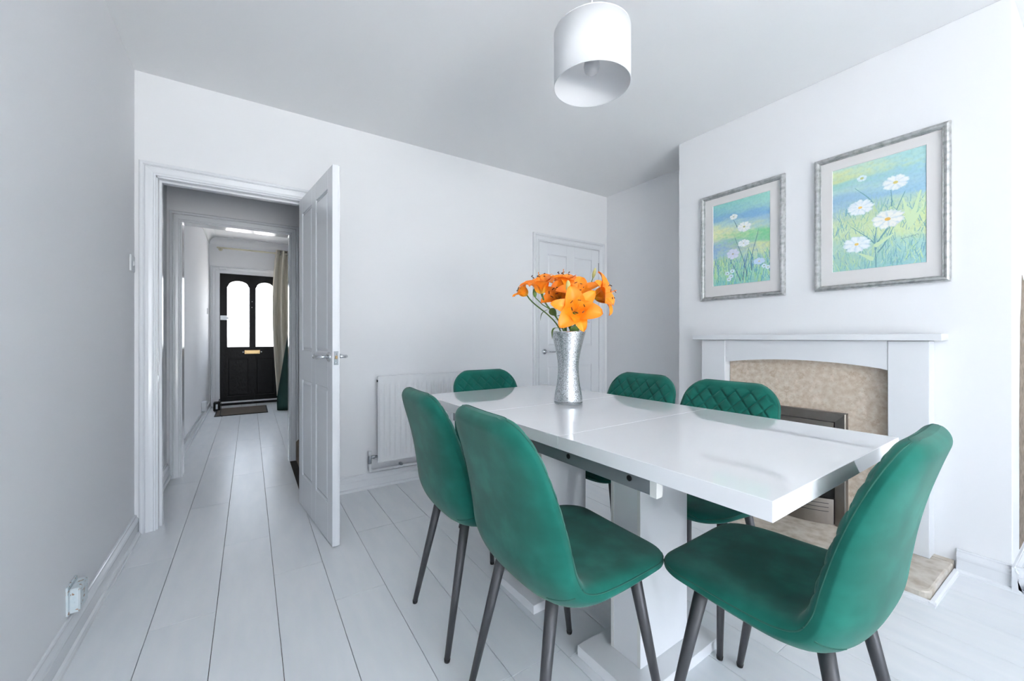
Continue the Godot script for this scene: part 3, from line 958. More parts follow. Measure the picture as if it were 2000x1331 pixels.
# ------------------------------------------------------------------ hall and front room seen through the door
func build_hall():
	var ZA := -3.97      # hall side of the second wall
	var ZC := -4.085     # front-room side
	var ZD := -7.75
	var CF := 2.63
	var st := new_st()
	wall_across(st, ZA, ZC, XL, XA, 0.0, CEIL, [[-0.45, 0.302, 0.0, 1.975]])
	struct(st, "wall_hall", "wall_paint", "white wall with the second doorway, in the small hall")
	st = new_st()
	wall_across(st, ZD, ZD - 0.2, XL, XA, 0.0, CF, [[-0.45, 0.475, 0.0, 2.13], [1.55, 2.55, 0.95, 2.00]])
	struct(st, "wall_street", "wall_paint", "white wall around the black front door")
	st = new_st()
	box(st, Vector3(XL - 0.12, CF, -4.07), Vector3(XA + 0.12, CF + 0.12, -8.05), 0.0)
	struct(st, "ceiling_001", "ceiling_paint", "white ceiling of the front room")
	st = new_st()
	box(st, Vector3(2.95, 0, ZB - 0.105), Vector3(3.05, CEIL, ZA), 0.0)
	struct(st, "wall_stairs", "wall_paint", "wall closing the stair foot")
	# window of the front room
	var w := base("window_2", "white street window beside the front door")
	st = new_st()
	for x in [1.55, 2.50]: box(st, Vector3(x, 0.95, ZD - 0.06), Vector3(x + 0.05, 2.00, ZD - 0.12), 0.004)
	for y in [0.95, 1.95]: box(st, Vector3(1.60, y, ZD - 0.06), Vector3(2.50, y + 0.05, ZD - 0.12), 0.004)
	build(st, "window_frame", "gloss_white", w)
	st = new_st()
	box(st, Vector3(1.60, 1.0, ZD - 0.085), Vector3(2.50, 1.95, ZD - 0.089), 0.0)
	build(st, "pane", "clear_glass", w)
	# second doorway
	var o := base("trim_3", "white gloss architrave and lining of the doorway to the front room")
	st = new_st()
	architrave(st, -0.441, 0.293, 1.968, ZA, 1.0)
	build(st, "architrave", "gloss_white", o)
	st = new_st()
	architrave(st, -0.441, 0.293, 1.968, ZC, -1.0)
	build(st, "architrave", "gloss_white", o)
	st = new_st()
	box(st, Vector3(-0.4495, 0, ZA + 0.002), Vector3(-0.434, 1.9745, ZC - 0.002), 0.001)
	box(st, Vector3(0.286, 0, ZA + 0.002), Vector3(0.3015, 1.9745, ZC - 0.002), 0.001)
	box(st, Vector3(-0.4495, 1.96, ZA + 0.002), Vector3(0.3015, 1.9745, ZC - 0.002), 0.001)
	build(st, "lining", "gloss_white", o)
	for y in [0.19, 1.70]:
		st = new_st()
		box(st, Vector3(0.2835, y, ZA - 0.012), Vector3(0.2865, y + 0.085, ZA - 0.034), 0.0005)
		build(st, "hinge_leaf", "satin_chrome", o)
	st = new_st()
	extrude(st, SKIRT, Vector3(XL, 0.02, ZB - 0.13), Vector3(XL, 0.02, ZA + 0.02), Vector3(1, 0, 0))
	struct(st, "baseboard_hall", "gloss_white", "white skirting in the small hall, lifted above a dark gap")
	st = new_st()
	box(st, Vector3(XL + 0.0005, 0.0005, ZB - 0.13), Vector3(XL + 0.02, 0.0195, ZA + 0.03), 0.0)  # dark-coloured strip stands in for the shade of the gap
	struct(st, "shade_trim_4", "rubber_dark", "dark strip standing in for the shade under the hall skirting")
	st = new_st()
	extrude(st, SKIRT, Vector3(XL, 0, ZC - 0.03), Vector3(XL, 0, ZD + 0.04), Vector3(1, 0, 0))
	struct(st, "baseboard_side", "gloss_white", "white skirting in the front room leading to the front door")
	# cornice of the front room
	st = new_st()
	var cove := [Vector2(0, 0.0)]
	for i in 9:
		var a := PI / 2 * i / 8.0
		cove.append(Vector2(0.095 - 0.085 * cos(a), -0.095 + 0.085 * sin(a) + 0.0))
	cove.append(Vector2(0.095, 0.0))
	var cv := []
	cv.append(Vector2(0, -0.105)); cv.append(Vector2(0.01, -0.105))
	for i in 9:
		var a := PI / 2 * i / 8.0
		cv.append(Vector2(0.10 - 0.09 * cos(a), -0.10 + 0.09 * sin(a)))
	cv.append(Vector2(0.10, 0)); cv.append(Vector2(0, 0))
	extrude(st, cv, Vector3(XL, CF, ZC), Vector3(XL, CF, ZD), Vector3(1, 0, 0))
	extrude(st, cv, Vector3(XL, CF, ZD), Vector3(XA, CF, ZD), Vector3(0, 0, 1))
	struct(st, "trim_5", "ceiling_paint", "plain coved cornice of the front room")
	# stairs rising to the right
	var sr := thing("staircase", "beige carpeted stair rising from the small hall between the two doorways", "stairs")
	for k in 12:
		st = new_st()
		box(st, Vector3(0.335 + 0.21 * k, 0, ZB - 0.135), Vector3(2.949, 0.19 * (k + 1), ZA + 0.04), 0.018)
		build(st, "step", "stair_carpet", sr)
	front_door(ZD)

func arch_pts(x0: float, x1: float, ys: float, rise: float, n := 14) -> Array:
	var o := []
	for i in n + 1:
		var k := float(i) / n
		o.append(Vector2(lerpf(x0, x1, k), ys + rise * sqrt(maxf(0.0, 1.0 - pow(2 * k - 1, 2)))))
	return o

func front_door(zd: float):
	var d := base("door_3", "black panelled front door with two arched frosted lights and brass letter plate")
	var z0 := zd - 0.055; var z1 := zd - 0.012
	var X0 := -0.388; var X1 := 0.425
	var st := new_st()
	var A := [-0.296, -0.004]; var B := [0.083, 0.345]
	# stiles, rails and the shaped head of the leaf
	box(st, Vector3(X0, 0.035, z0), Vector3(A[0], 1.88, z1), 0.001)
	box(st, Vector3(A[1], 0.035, z0), Vector3(B[0], 1.88, z1), 0.001)
	box(st, Vector3(B[1], 0.035, z0), Vector3(X1, 1.88, z1), 0.001)
	for s in [A, B]:
		box(st, Vector3(s[0], 0.75, z0), Vector3(s[1], 0.922, z1), 0.001)
		box(st, Vector3(s[0], 0.035, z0), Vector3(s[1], 0.14, z1), 0.001)
	var poly := PackedVector2Array([Vector2(X0, 2.078), Vector2(X0, 1.878)])
	for s in [A, B]:
		poly.append(Vector2(s[0], 1.878))
		for p in arch_pts(s[0] + 0.008, s[1] - 0.008, 1.885, 0.09): poly.append(p)
		poly.append(Vector2(s[1], 1.878))
	poly.append(Vector2(X1, 1.878)); poly.append(Vector2(X1, 2.078))
	prism(st, poly, z0, z1, Vector3.ZERO, Vector3.RIGHT, Vector3.UP, Vector3(0, 0, 1))
	build(st, "leaf", "black_door", d)
	for s in [A, B]:
		st = new_st()
		var gp := PackedVector2Array([Vector2(s[0] - 0.004, 0.918)])
		gp.append(Vector2(s[1] + 0.004, 0.918)); gp.append(Vector2(s[1] + 0.004, 1.885))
		var ar := arch_pts(s[0] + 0.004, s[1] - 0.004, 1.889, 0.09)
		ar.reverse()
		for p in ar: gp.append(p)
		gp.append(Vector2(s[0] - 0.004, 1.885))
		prism(st, gp, z0 + 0.018, z0 + 0.023, Vector3.ZERO, Vector3.RIGHT, Vector3.UP, Vector3(0, 0, 1))
		build(st, "pane", "frosted_glass", d)
		st = new_st()
		box(st, Vector3(s[0] + 0.0, 0.138, z0 + 0.008), Vector3(s[1], 0.752, z0 + 0.024), 0.0)
		box(st, Vector3(s[0] + 0.018, 0.16, z0 + 0.02), Vector3(s[1] - 0.018, 0.73, z0 + 0.032), 0.006)
		build(st, "panel", "black_door", d)
	# brass letter plate
	st = new_st()
	box(st, Vector3(-0.068, 0.808, z1 - 0.001), Vector3(0.142, 0.868, z1 + 0.006), 0.002)
	var lp := build(st, "letter_plate", "brass", d)
	st = new_st()
	box(st, Vector3(-0.05, 0.818, z1 + 0.005), Vector3(0.124, 0.858, z1 + 0.011), 0.003)
	build(st, "flap", "brass", lp)
	for x in [-0.085, 0.159]:
		st = new_st()
		lathe(st, [Vector2(0.0005, 0), Vector2(0.014, 0), Vector2(0.014, 0.004), Vector2(0.009, 0.009), Vector2(0.0005, 0.011)], Vector3(x, 0.838, z1 - 0.001), 14, Vector3.RIGHT, Vector3(0, 0, 1))
		build(st, "screw_cup", "chrome", lp)
	# rim lock, small fixings, weather bar
	st = new_st()
	box(st, Vector3(X0 + 0.002, 1.345, z1), Vector3(X0 + 0.09, 1.42, z1 + 0.03), 0.004)
	tube(st, [Vector3(X0 + 0.085, 1.378, z1 + 0.02), Vector3(X0 + 0.115, 1.378, z1 + 0.02)], 0.011, 12)
	build(st, "rim_lock", "satin_chrome", d)
	for p in [[0.035, 1.655], [0.032, 1.56]]:
		st = new_st()
		lathe(st, [Vector2(0.0005, 0), Vector2(0.008, 0), Vector2(0.006, 0.004), Vector2(0.0005, 0.005)], Vector3(p[0], p[1], z1), 12, Vector3.RIGHT, Vector3(0, 0, 1))
		build(st, "fixing", "chrome", d)
	st = new_st()
	box(st, Vector3(X0, 0.036, z1), Vector3(X1, 0.062, z1 + 0.012), 0.003)
	build(st, "weather_bar", "plastic_white", d)
	# frame
	var o := base("trim_6", "white painted frame around the black front door")
	st = new_st()
	box(st, Vector3(-0.4495, 0, zd - 0.10), Vector3(X0 - 0.003, 2.1295, zd + 0.004), 0.003)
	box(st, Vector3(X1 + 0.003, 0, zd - 0.10), Vector3(0.4745, 2.1295, zd + 0.004), 0.003)
	box(st, Vector3(X0 - 0.003, 2.081, zd - 0.10), Vector3(X1 + 0.003, 2.1295, zd + 0.004), 0.003)
	# rebate behind the leaf
	box(st, Vector3(-0.44, 0, zd - 0.0995), Vector3(X0 + 0.012, 2.12, z0 - 0.001), 0.0)
	box(st, Vector3(X1 - 0.012, 0, zd - 0.0995), Vector3(0.47, 2.12, z0 - 0.001), 0.0)
	box(st, Vector3(X0, 2.066, zd - 0.0995), Vector3(X1, 2.12, z0 - 0.001), 0.0)
	build(st, "frame", "gloss_white", o)
	st = new_st()
	architrave(st, -0.437, 0.462, 2.122, zd, 1.0)
	build(st, "architrave", "gloss_white", o)
	st = new_st()
	box(st, Vector3(X0 - 0.003, 0.0, zd - 0.10), Vector3(X1 + 0.003, 0.033, zd - 0.004), 0.002)
	build(st, "threshold", "rubber_dark", o)
	# alarm contact on the frame
	st = new_st()
	box(st, Vector3(-0.40, 2.135, zd + 0.028), Vector3(-0.30, 2.165, zd + 0.05), 0.004)
	tag(build(st, "door_contact", "plastic_white"), "small white alarm contact above the corner of the front door", "alarm contact")
	# ground outside
	st = new_st()
	box(st, Vector3(-6, -0.25, zd - 0.2), Vector3(9, -0.13, zd - 14), 0.0)
	struct(st, "ground_street", "street_paving", "paving outside the front door")

# ------------------------------------------------------------------ table
func build_table():
	var t := thing("dining_table", "white high-gloss extending dining table on two pedestal legs", "table", Vector3(1.137, 0, -1.135), deg_to_rad(1.4))
	# local: x across, z along (towards the window wall is +)
	var hw := 0.395; var hl := 0.79
	var st: SurfaceTool
	for s in [[-hl, -0.2265, "table_leaf"], [-0.2255, 0.2255, "extension_leaf"], [0.2265, hl, "table_leaf"]]:
		st = new_st()
		box(st, Vector3(-hw, TOP - 0.038, s[0]), Vector3(hw, TOP, s[1]), 0.0009)
		build(st, s[2], "table_gloss", t)
	# steel runners with bolts under the top
	for sx in [-1, 1]:
		st = new_st()
		var x0: float = sx * 0.345
		box(st, Vector3(x0, TOP - 0.085, -0.52), Vector3(x0 + 0.018 * sx, TOP - 0.0385, 0.515), 0.001)
		var r := build(st, "runner", "rail_metal", t)
		for z in [-0.45, 0.235, 0.455]:
			st = new_st()
			lathe(st, [Vector2(0.0005, 0), Vector2(0.0075, 0), Vector2(0.0075, 0.002), Vector2(0.005, 0.003), Vector2(0.0005, 0.0032)], Vector3(x0 + 0.018 * sx, TOP - 0.062, z), 14, Vector3.UP, Vector3(sx, 0, 0))
			build(st, "bolt", "bolt_dark", r)
		st = new_st()
		box(st, Vector3(x0 - 0.002 * sx, TOP - 0.088, 0.515), Vector3(x0 + 0.02 * sx, TOP - 0.0385, 0.535), 0.001)
		build(st, "runner_cap", "edge_band", r)
	for c in [[0.0, 0.245], [0.0, -0.245]]:
		var zc: float = c[1]
		st = new_st()
		box(st, Vector3(-0.125, 0.0355, zc - 0.06), Vector3(0.125, TOP - 0.0385, zc + 0.06), 0.001)
		var p := build(st, "pedestal", "table_gloss", t)
		for z in [zc - 0.0595, zc + 0.0475]:
			st = new_st()
			for sx in [-1, 1]:
				box(st, Vector3(sx * 0.1248, 0.036, z), Vector3(sx * 0.1262, TOP - 0.039, z + 0.012), 0.0004)
			build(st, "edge_strip", "edge_band", p)
		st = new_st()
		box(st, Vector3(-0.217, 0.0, zc - 0.125), Vector3(0.217, 0.035, zc + 0.125), 0.001)
		build(st, "base_plate", "table_gloss", t)

# ------------------------------------------------------------------ chairs
const PROFILE := [  # z (front +), y, half width, thickness, dishing
	[0.245, 0.447, 0.205, 0.042, 0.002], [0.20, 0.451, 0.214, 0.048, 0.003], [0.12, 0.450, 0.226, 0.056, 0.006], [0.02, 0.443, 0.232, 0.066, 0.010], [-0.07, 0.440, 0.234, 0.076, 0.016],
	[-0.130, 0.458, 0.234, 0.086, 0.022], [-0.165, 0.508, 0.232, 0.084, 0.026], [-0.180, 0.575, 0.228, 0.078, 0.026], [-0.194, 0.65, 0.223, 0.072, 0.022], [-0.213, 0.73, 0.215, 0.067, 0.016], [-0.238, 0.81, 0.205, 0.061, 0.009], [-0.264, 0.878, 0.192, 0.055, 0.004]]

func prof_at(t: float) -> Array:
	# Catmull-Rom through PROFILE, t from 0 to its last index
	var n := PROFILE.size()
	var i := clampi(int(floor(t)), 0, n - 2)
	var f := t - i
	var o := []
	for k in 5:
		var p0: float = PROFILE[maxi(i - 1, 0)][k]; var p1: float = PROFILE[i][k]; var p2: float = PROFILE[i + 1][k]; var p3: float = PROFILE[mini(i + 2, n - 1)][k]
		o.append(0.5 * (2 * p1 + (p2 - p0) * f + (2 * p0 - 5 * p1 + 4 * p2 - p3) * f * f + (3 * p1 - p0 - 3 * p2 + p3) * f * f * f))
	return o

var arc_t := []   # arc length -> t
var arc_len := 0.0

func arc_setup():
	var steps := 600
	var last := Vector2(PROFILE[0][0], PROFILE[0][1])
	arc_t = [[0.0, 0.0]]
	for i in range(1, steps + 1):
		var t := float(i) / steps * (PROFILE.size() - 1)
		var q := prof_at(t)
		var p := Vector2(q[0], q[1])
		arc_len += (p - last).length()
		last = p
		arc_t.append([arc_len, t])

func t_of(s: float) -> float:
	s = clampf(s, 0, arc_len)
	var lo := 0; var hi := arc_t.size() - 1
	while hi - lo > 1:
		var m := (lo + hi) / 2
		if arc_t[m][0] < s: lo = m
		else: hi = m
	return lerpf(arc_t[lo][1], arc_t[hi][1], (s - arc_t[lo][0]) / maxf(1e-6, arc_t[hi][0] - arc_t[lo][0]))

const CREASE := 0.40      # arc length at which the seat turns into the backrest

func shell_point(s: float, x: float, inner: bool) -> Vector3:
	# x from -1 to 1 across; inner: the sitting side
	var q := prof_at(t_of(s))
	var q2 := prof_at(t_of(s + 0.004)); var q1 := prof_at(t_of(s - 0.004))
	var tan := Vector2(q2[0] - q1[0], q2[1] - q1[1]).normalized()
	var nor := Vector2(tan.y, -tan.x)      # towards the sitter
	var w: float = q[2]
	var th: float = q[3]
	# rounded corners at the front edge and at the top, edge thickness rolling off
	var r0 := 0.085; var r1 := 0.105
	if s < r0: w -= r0 * (1.0 - sqrt(maxf(0.0, 1.0 - pow(1.0 - s / r0, 2)))) * 0.9
	var e := arc_len - s
	if e < r1: w -= r1 * (1.0 - sqrt(maxf(0.0, 1.0 - pow(1.0 - e / r1, 2)))) * 0.95
	var roll := 0.028
	if s < roll: th *= sqrt(maxf(0.0, 1.0 - pow(1.0 - s / roll, 2)))
	if e < roll: th *= sqrt(maxf(0.0, 1.0 - pow(1.0 - e / roll, 2)))
	var ax := absf(x)
	var h: float
	if inner: h = th * 0.5 * pow(maxf(0.0, 1.0 - pow(ax, 9.0)), 0.5)
	else: h = -th * 0.5 * pow(maxf(0.0, 1.0 - pow(ax, 3.6)), 0.55)
	h += q[4] * pow(ax, 2.4)
	if inner and s > CREASE + 0.03:
		# diamond quilting
		var m := clampf((0.985 - ax) / 0.14, 0, 1) * clampf((s - CREASE - 0.03) / 0.03, 0, 1) * clampf((e - 0.035) / 0.02, 0, 1)
		if m > 0:
			var a := (x * w + (s - CREASE) * 0.92) / 0.063
			var b := (x * w - (s - CREASE) * 0.92) / 0.063
			var da := absf(a - roundf(a)) * 0.045
			var db := absf(b - roundf(b)) * 0.045
			var g := exp(-pow(da / 0.0032, 2)) + exp(-pow(db / 0.0032, 2))
			h += m * (0.003 * minf(1.0, minf(da, db) / 0.018) - 0.0045 * minf(1.0, g))
	return Vector3(x * w, q[1] + nor.y * h, q[0] + nor.x * h)

func shell_ring(s: float, nx: int, nxo: int) -> PackedVector3Array:
	var r := PackedVector3Array()
	for j in nx + 1:
		var x := sin(lerpf(-PI / 2, PI / 2, float(j) / nx))
		x = lerpf(x, lerpf(-1, 1, float(j) / nx), 0.6)
		r.append(shell_point(s, x, true))
	for j in range(1, nxo):
		r.append(shell_point(s, sin(lerpf(PI / 2, -PI / 2, float(j) / nxo)), false))
	return r

func shell_meshes() -> Array:
	# seat and backrest are cut from one surface, so that its shading runs on across the cut
	var stations := []
	for i in 44:
		var k := i / 44.0
		stations.append(CREASE * (0.4 * k + 0.6 * k * k))
	for i in 125:
		var k := 1.0 - i / 124.0
		stations.append(arc_len - (arc_len - CREASE) * (0.75 * k + 0.25 * k * k))
	var rings := []
	for s in stations: rings.append(shell_ring(s, 104, 30))
	var m: int = rings[0].size()
	var normals := []
	for i in rings.size():
		var a: PackedVector3Array = rings[maxi(i - 1, 0)]
		var b: PackedVector3Array = rings[mini(i + 1, rings.size() - 1)]
		var c: PackedVector3Array = rings[i]
		var nn := PackedVector3Array()
		for j in m:
			var n := (b[j] - a[j]).cross(c[(j + 1) % m] - c[(j + m - 1) % m])
			nn.append(n.normalized() if n.length() > 1e-12 else Vector3.UP)
		normals.append(nn)
	var out := []
	for part in [[0, 44], [44, rings.size() - 1]]:
		var vs := PackedVector3Array(); var ns := PackedVector3Array(); var idx := PackedInt32Array()
		for i in range(part[0], part[1] + 1):
			vs.append_array(rings[i]); ns.append_array(normals[i])
		for i in part[1] - part[0]:
			for j in m:
				var k := (j + 1) % m
				var p: int = i * m
				idx.append_array([p + j, p + m + k, p + m + j, p + j, p + k, p + m + k])
		var arr := []
		arr.resize(Mesh.ARRAY_MAX)
		arr[Mesh.ARRAY_VERTEX] = vs; arr[Mesh.ARRAY_NORMAL] = ns; arr[Mesh.ARRAY_INDEX] = idx
		# which way round: the sitting side of the first seat ring must face up
		var am := ArrayMesh.new()
		am.add_surface_from_arrays(Mesh.PRIMITIVE_TRIANGLES, arr)
		out.append(am)
	return out

func build_chairs():
	arc_setup()
	var t := thing("dining_chair", "", "chair")
	var shells := shell_meshes()
	put(shells[0], "seat", "velvet", t)
	var back := put(shells[1], "backrest", "velvet", t)
	# piped seam round the rim of the seat and of the back
	var st: SurfaceTool
	var pts1 := []
	for i in 30: pts1.append(shell_point(lerpf(CREASE, 0.004, i / 29.0), -0.985, true))
	for i in range(1, 24): pts1.append(shell_point(0.004, lerpf(-0.985, 0.985, i / 24.0), true))
	for i in 30: pts1.append(shell_point(lerpf(0.004, CREASE, i / 29.0), 0.985, true))
	st = new_st()
	tube(st, pts1, 0.0017, 6)
	build(st, "seam", "velvet_seam", t.get_node("seat"))
	st = new_st()
	var pts2 := []
	for i in 40: pts2.append(shell_point(lerpf(CREASE, arc_len - 0.006, i / 39.0), -0.985, true))
	for i in range(1, 20): pts2.append(shell_point(arc_len - 0.006, lerpf(-0.985, 0.985, i / 20.0), true))
	for i in 40: pts2.append(shell_point(lerpf(arc_len - 0.006, CREASE, i / 39.0), 0.985, true))
	tube(st, pts2, 0.0017, 6)
	build(st, "seam", "velvet_seam", back)
	for sx in [-1.0, 1.0]:
		var pts := []
		for i in 12: pts.append(shell_point(CREASE, sx * lerpf(0.985, 0.70, i / 11.0), false))
		st = new_st()
		tube(st, pts, 0.0018, 6)
		build(st, "side_seam", "velvet_seam", back)
	# steel frame under the seat and four tapering legs
	st = new_st()
	tube(st, [Vector3(-0.165, 0.424, 0.125), Vector3(0.165, 0.424, 0.125)], 0.011, 10)
	tube(st, [Vector3(-0.114, 0.414, -0.112), Vector3(0.114, 0.414, -0.112)], 0.011, 10)
	for sx in [-1, 1]: tube(st, [Vector3(sx * 0.09, 0.424, 0.125), Vector3(sx * 0.09, 0.414, -0.105)], 0.009, 10)
	build(st, "underframe", "leg_metal", t)
	for L in [[0.205, 0.205, 0.168, 0.125, 0.428], [-0.205, 0.205, -0.168, 0.125, 0.428], [0.172, -0.205, 0.124, -0.118, 0.424], [-0.172, -0.205, -0.124, -0.118, 0.424]]:
		st = new_st()
		var a := Vector3(L[0], 0.008, L[1]); var b := Vector3(L[2], L[4], L[3])
		tube(st, [a, a.lerp(b, 0.5), b], [0.0095, 0.0135, 0.017], 16)
		var leg := build(st, "leg", "leg_metal", t)
		st = new_st()
		tube(st, [Vector3(L[0], 0, L[1]) - (b - a) * 0.004 * Vector3(1, 0, 1), a + (b - a) * 0.006], [0.0092, 0.0106], 14)
		build(st, "foot_cap", "foot_plastic", leg)
	var spots := [
		[0.757, -1.39, 87.8, "green velvet dining chair on the open-door side of the table, nearer the radiator"],
		[0.757, -0.905, 88.0, "green velvet dining chair on the open-door side of the table, farther from the radiator"],
		[1.165, -1.845, 0.0, "green velvet dining chair at the table end in front of the radiator"],
		[1.505, -1.40, -90.0, "green velvet dining chair on the fireplace side of the table, towards the cupboard door"],
		[1.515, -0.945, -90.0, "green velvet dining chair on the fireplace side of the table, before the gas fire"],
		[1.14, -0.474, 182.5, "green velvet dining chair at the table end away from the radiator, by the hearth corner"]]
	for i in spots.size():
		var c: Node3D = t if i == 0 else t.duplicate()
		if i > 0:
			c.name = numbered("dining_chair")
			add_child(c)
		c.position = Vector3(spots[i][0], 0, spots[i][1])
		c.rotation.y = deg_to_rad(spots[i][2])
		tag(c, spots[i][3], "chair", "green velvet dining chairs")

# ------------------------------------------------------------------ radiator
func build_radiator():
	var t := thing("radiator", "white ribbed panel radiator hanging on the back wall", "radiator", Vector3(0, 0, 0))
	var x0 := 0.755; var x1 := 1.765; var y0 := 0.19; var y1 := 0.80; var zf := -2.872
	var st := new_st()
	var nx := 25 * 8; var ny := 26
	var ribs := 25
	var grid := []
	for j in ny + 1:
		var row := PackedVector3Array()
		var y := lerpf(y0, y1, float(j) / ny)
		for i in nx + 1:
			var x := lerpf(x0 + 0.012, x1 - 0.012, float(i) / nx)
			var ph := fposmod(float(i) / nx * ribs, 1.0)
			var rib := clampf((0.5 - absf(ph - 0.5)) * 5.0 - 0.55, 0, 1)
			var m := clampf((y - y0 - 0.03) / 0.018, 0, 1) * clampf((y1 - 0.045 - y) / 0.018, 0, 1)
			row.append(Vector3(x, y, zf - 0.008 * (1.0 - rib) * m))
		grid.append(row)
	st.set_smooth_group(0)
	for j in ny:
		for i in nx:
			var a: Vector3 = grid[j][i]; var b: Vector3 = grid[j][i + 1]; var c: Vector3 = grid[j + 1][i + 1]; var d: Vector3 = grid[j + 1][i]
			for v in [a, c, b, a, d, c]: st.add_vertex(v)
	build(st, "ribbed_panel", "radiator_white", t)
	st = new_st()
	box(st, Vector3(x0, y0, zf + 0.001), Vector3(x0 + 0.014, y1, zf - 0.022), 0.004)
	box(st, Vector3(x1 - 0.014, y0, zf + 0.001), Vector3(x1, y1, zf - 0.022), 0.004)
	box(st, Vector3(x0 + 0.01, y1 - 0.012, zf + 0.001), Vector3(x1 - 0.01, y1, zf - 0.022), 0.004)
	box(st, Vector3(x0 + 0.01, y0, zf + 0.001), Vector3(x1 - 0.01, y0 + 0.012, zf - 0.022), 0.004)
	box(st, Vector3(x0 + 0.012, y0 + 0.01, zf - 0.012), Vector3(x1 - 0.012, y1 - 0.01, zf - 0.022), 0.0)
	build(st, "panel_edge", "radiator_white", t)
	st = new_st()
	box(st, Vector3(x0 + 0.02, y0 + 0.02, zf - 0.024), Vector3(x1 - 0.02, y1 - 0.02, ZB + 0.012), 0.004)
	build(st, "convector", "radiator_white", t)
	for x in [x0 + 0.12, x1 - 0.16]:
		st = new_st()
		box(st, Vector3(x, y0 + 0.1, ZB + 0.0005), Vector3(x + 0.04, y1 - 0.1, ZB + 0.0125), 0.002)
		build(st, "bracket", "satin_chrome", t)
	st = new_st()
	tube(st, [Vector3(x0 - 0.006, y1 - 0.035, zf - 0.012), Vector3(x0 + 0.001, y1 - 0.035, zf - 0.012)], 0.008, 12)
	build(st, "air_vent", "bolt_dark", t)
	st = new_st()
	tube(st, [Vector3(x0 + 0.001, 0.232, zf - 0.02), Vector3(x0 - 0.05, 0.232, zf - 0.02)], [0.009, 0.009], 12)
	tube(st, [Vector3(x0 - 0.018, 0.232, zf - 0.02), Vector3(x0 - 0.03, 0.232, zf - 0.02)], [0.0135, 0.0135], 6)
	tube(st, [Vector3(x0 - 0.052, 0.19, zf - 0.02), Vector3(x0 - 0.052, 0.245, zf - 0.02)], [0.0125, 0.0125], 12)
	var v := build(st, "valve", "satin_chrome", t)
	st = new_st()
	tube(st, [Vector3(x0 - 0.052, 0.243, zf - 0.02), Vector3(x0 - 0.052, 0.275, zf - 0.02)], [0.012, 0.0125], 14)
	build(st, "valve_cap", "plastic_white", v)
	st = new_st()
	var pts := [Vector3(x0 - 0.052, 0.195, zf - 0.02), Vector3(x0 - 0.052, 0.155, zf - 0.02)]
	for i in range(1, 8):
		var a := PI / 2 * i / 8.0
		pts.append(Vector3(x0 - 0.052 + 0.04 * (1 - cos(a)), 0.155 - 0.03 * sin(a), zf - 0.02 - 0.028 * i / 8.0))
	pts.append(Vector3(x0 + 0.03, 0.125, zf - 0.05)); pts.append(Vector3(x1 - 0.2, 0.13, zf - 0.05))
	tube(st, pts, 0.0105, 12)
	build(st, "pipe", "plastic_white", t)
	st = new_st()
	box(st, Vector3(x0 + 0.17, 0.117, ZB + 0.001), Vector3(x0 + 0.19, 0.147, zf - 0.042), 0.003)
	build(st, "pipe_clip", "satin_chrome", t)

# ------------------------------------------------------------------ pendant lamp
func build_lamp():
	var c := Vector3(1.078, 0, -1.10)
	var t := thing("pendant_lamp", "white drum-shade pendant lamp hanging unlit from the ceiling over the table", "lamp", c)
	var y0 := 2.02; var y1 := 2.215; var R := 0.1415
	var st := new_st()
	lathe(st, [Vector2(0.0005, CEIL - 0.001), Vector2(0.05, CEIL - 0.001), Vector2(0.05, CEIL - 0.01), Vector2(0.03, CEIL - 0.028), Vector2(0.006, CEIL - 0.034), Vector2(0.0005, CEIL - 0.034)])
	build(st, "ceiling_rose", "plastic_white", t)
	st = new_st()
	tube(st, [Vector3(0, CEIL - 0.03, 0), Vector3(0, 2.20, 0)], 0.0032, 10)
	build(st, "cord", "plastic_white", t)
	st = new_st()
	lathe(st, [Vector2(R - 0.0018, y0), Vector2(R, y0), Vector2(R, y1), Vector2(R - 0.0018, y1), Vector2(R - 0.0018, y0)], Vector3.ZERO, 72, Vector3.RIGHT, Vector3.UP, false)
	var sh := build(st, "lamp_shade", "shade_fabric", t)
	for y in [y0, y1]:
		st = new_st()
		var rings := []
		for i in 72:
			var a := TAU * i / 72.0
			var d := Vector3(cos(a), 0, sin(a))
			rings.append(ring(d * (R - 0.001) + Vector3(0, y, 0), d, Vector3.UP, 0.0019, 8))
		loft(st, rings, true, false, true)
		build(st, "rim_wire", "plastic_white", sh)
	st = new_st()
	for i in 3:
		var a := TAU * i / 3.0 + 0.4
		tube(st, [Vector3(cos(a) * 0.02, y1 - 0.03, sin(a) * 0.02), Vector3(cos(a) * (R - 0.002), y1 - 0.004, sin(a) * (R - 0.002))], 0.0016, 8)
	lathe(st, [Vector2(0.0215, y1 - 0.033), Vector2(0.0235, y1 - 0.033), Vector2(0.0235, y1 - 0.027), Vector2(0.0215, y1 - 0.027), Vector2(0.0215, y1 - 0.033)], Vector3.ZERO, 24, Vector3.RIGHT, Vector3.UP, false)
	build(st, "spider_ring", "plastic_white", sh)
	st = new_st()
	lathe(st, [Vector2(0.0005, y1 - 0.005), Vector2(0.012, y1 - 0.008), Vector2(0.019, y1 - 0.025), Vector2(0.0195, y1 - 0.062), Vector2(0.0005, y1 - 0.063)])
	build(st, "lamp_holder", "plastic_white", t)
	st = new_st()
	lathe(st, [Vector2(0.0005, y1 - 0.06), Vector2(0.013, y1 - 0.06), Vector2(0.015, y1 - 0.075), Vector2(0.026, y1 - 0.10), Vector2(0.03, y1 - 0.122), Vector2(0.026, y1 - 0.142), Vector2(0.014, y1 - 0.152), Vector2(0.0005, y1 - 0.154)])
	build(st, "bulb", "bulb_glass", t)

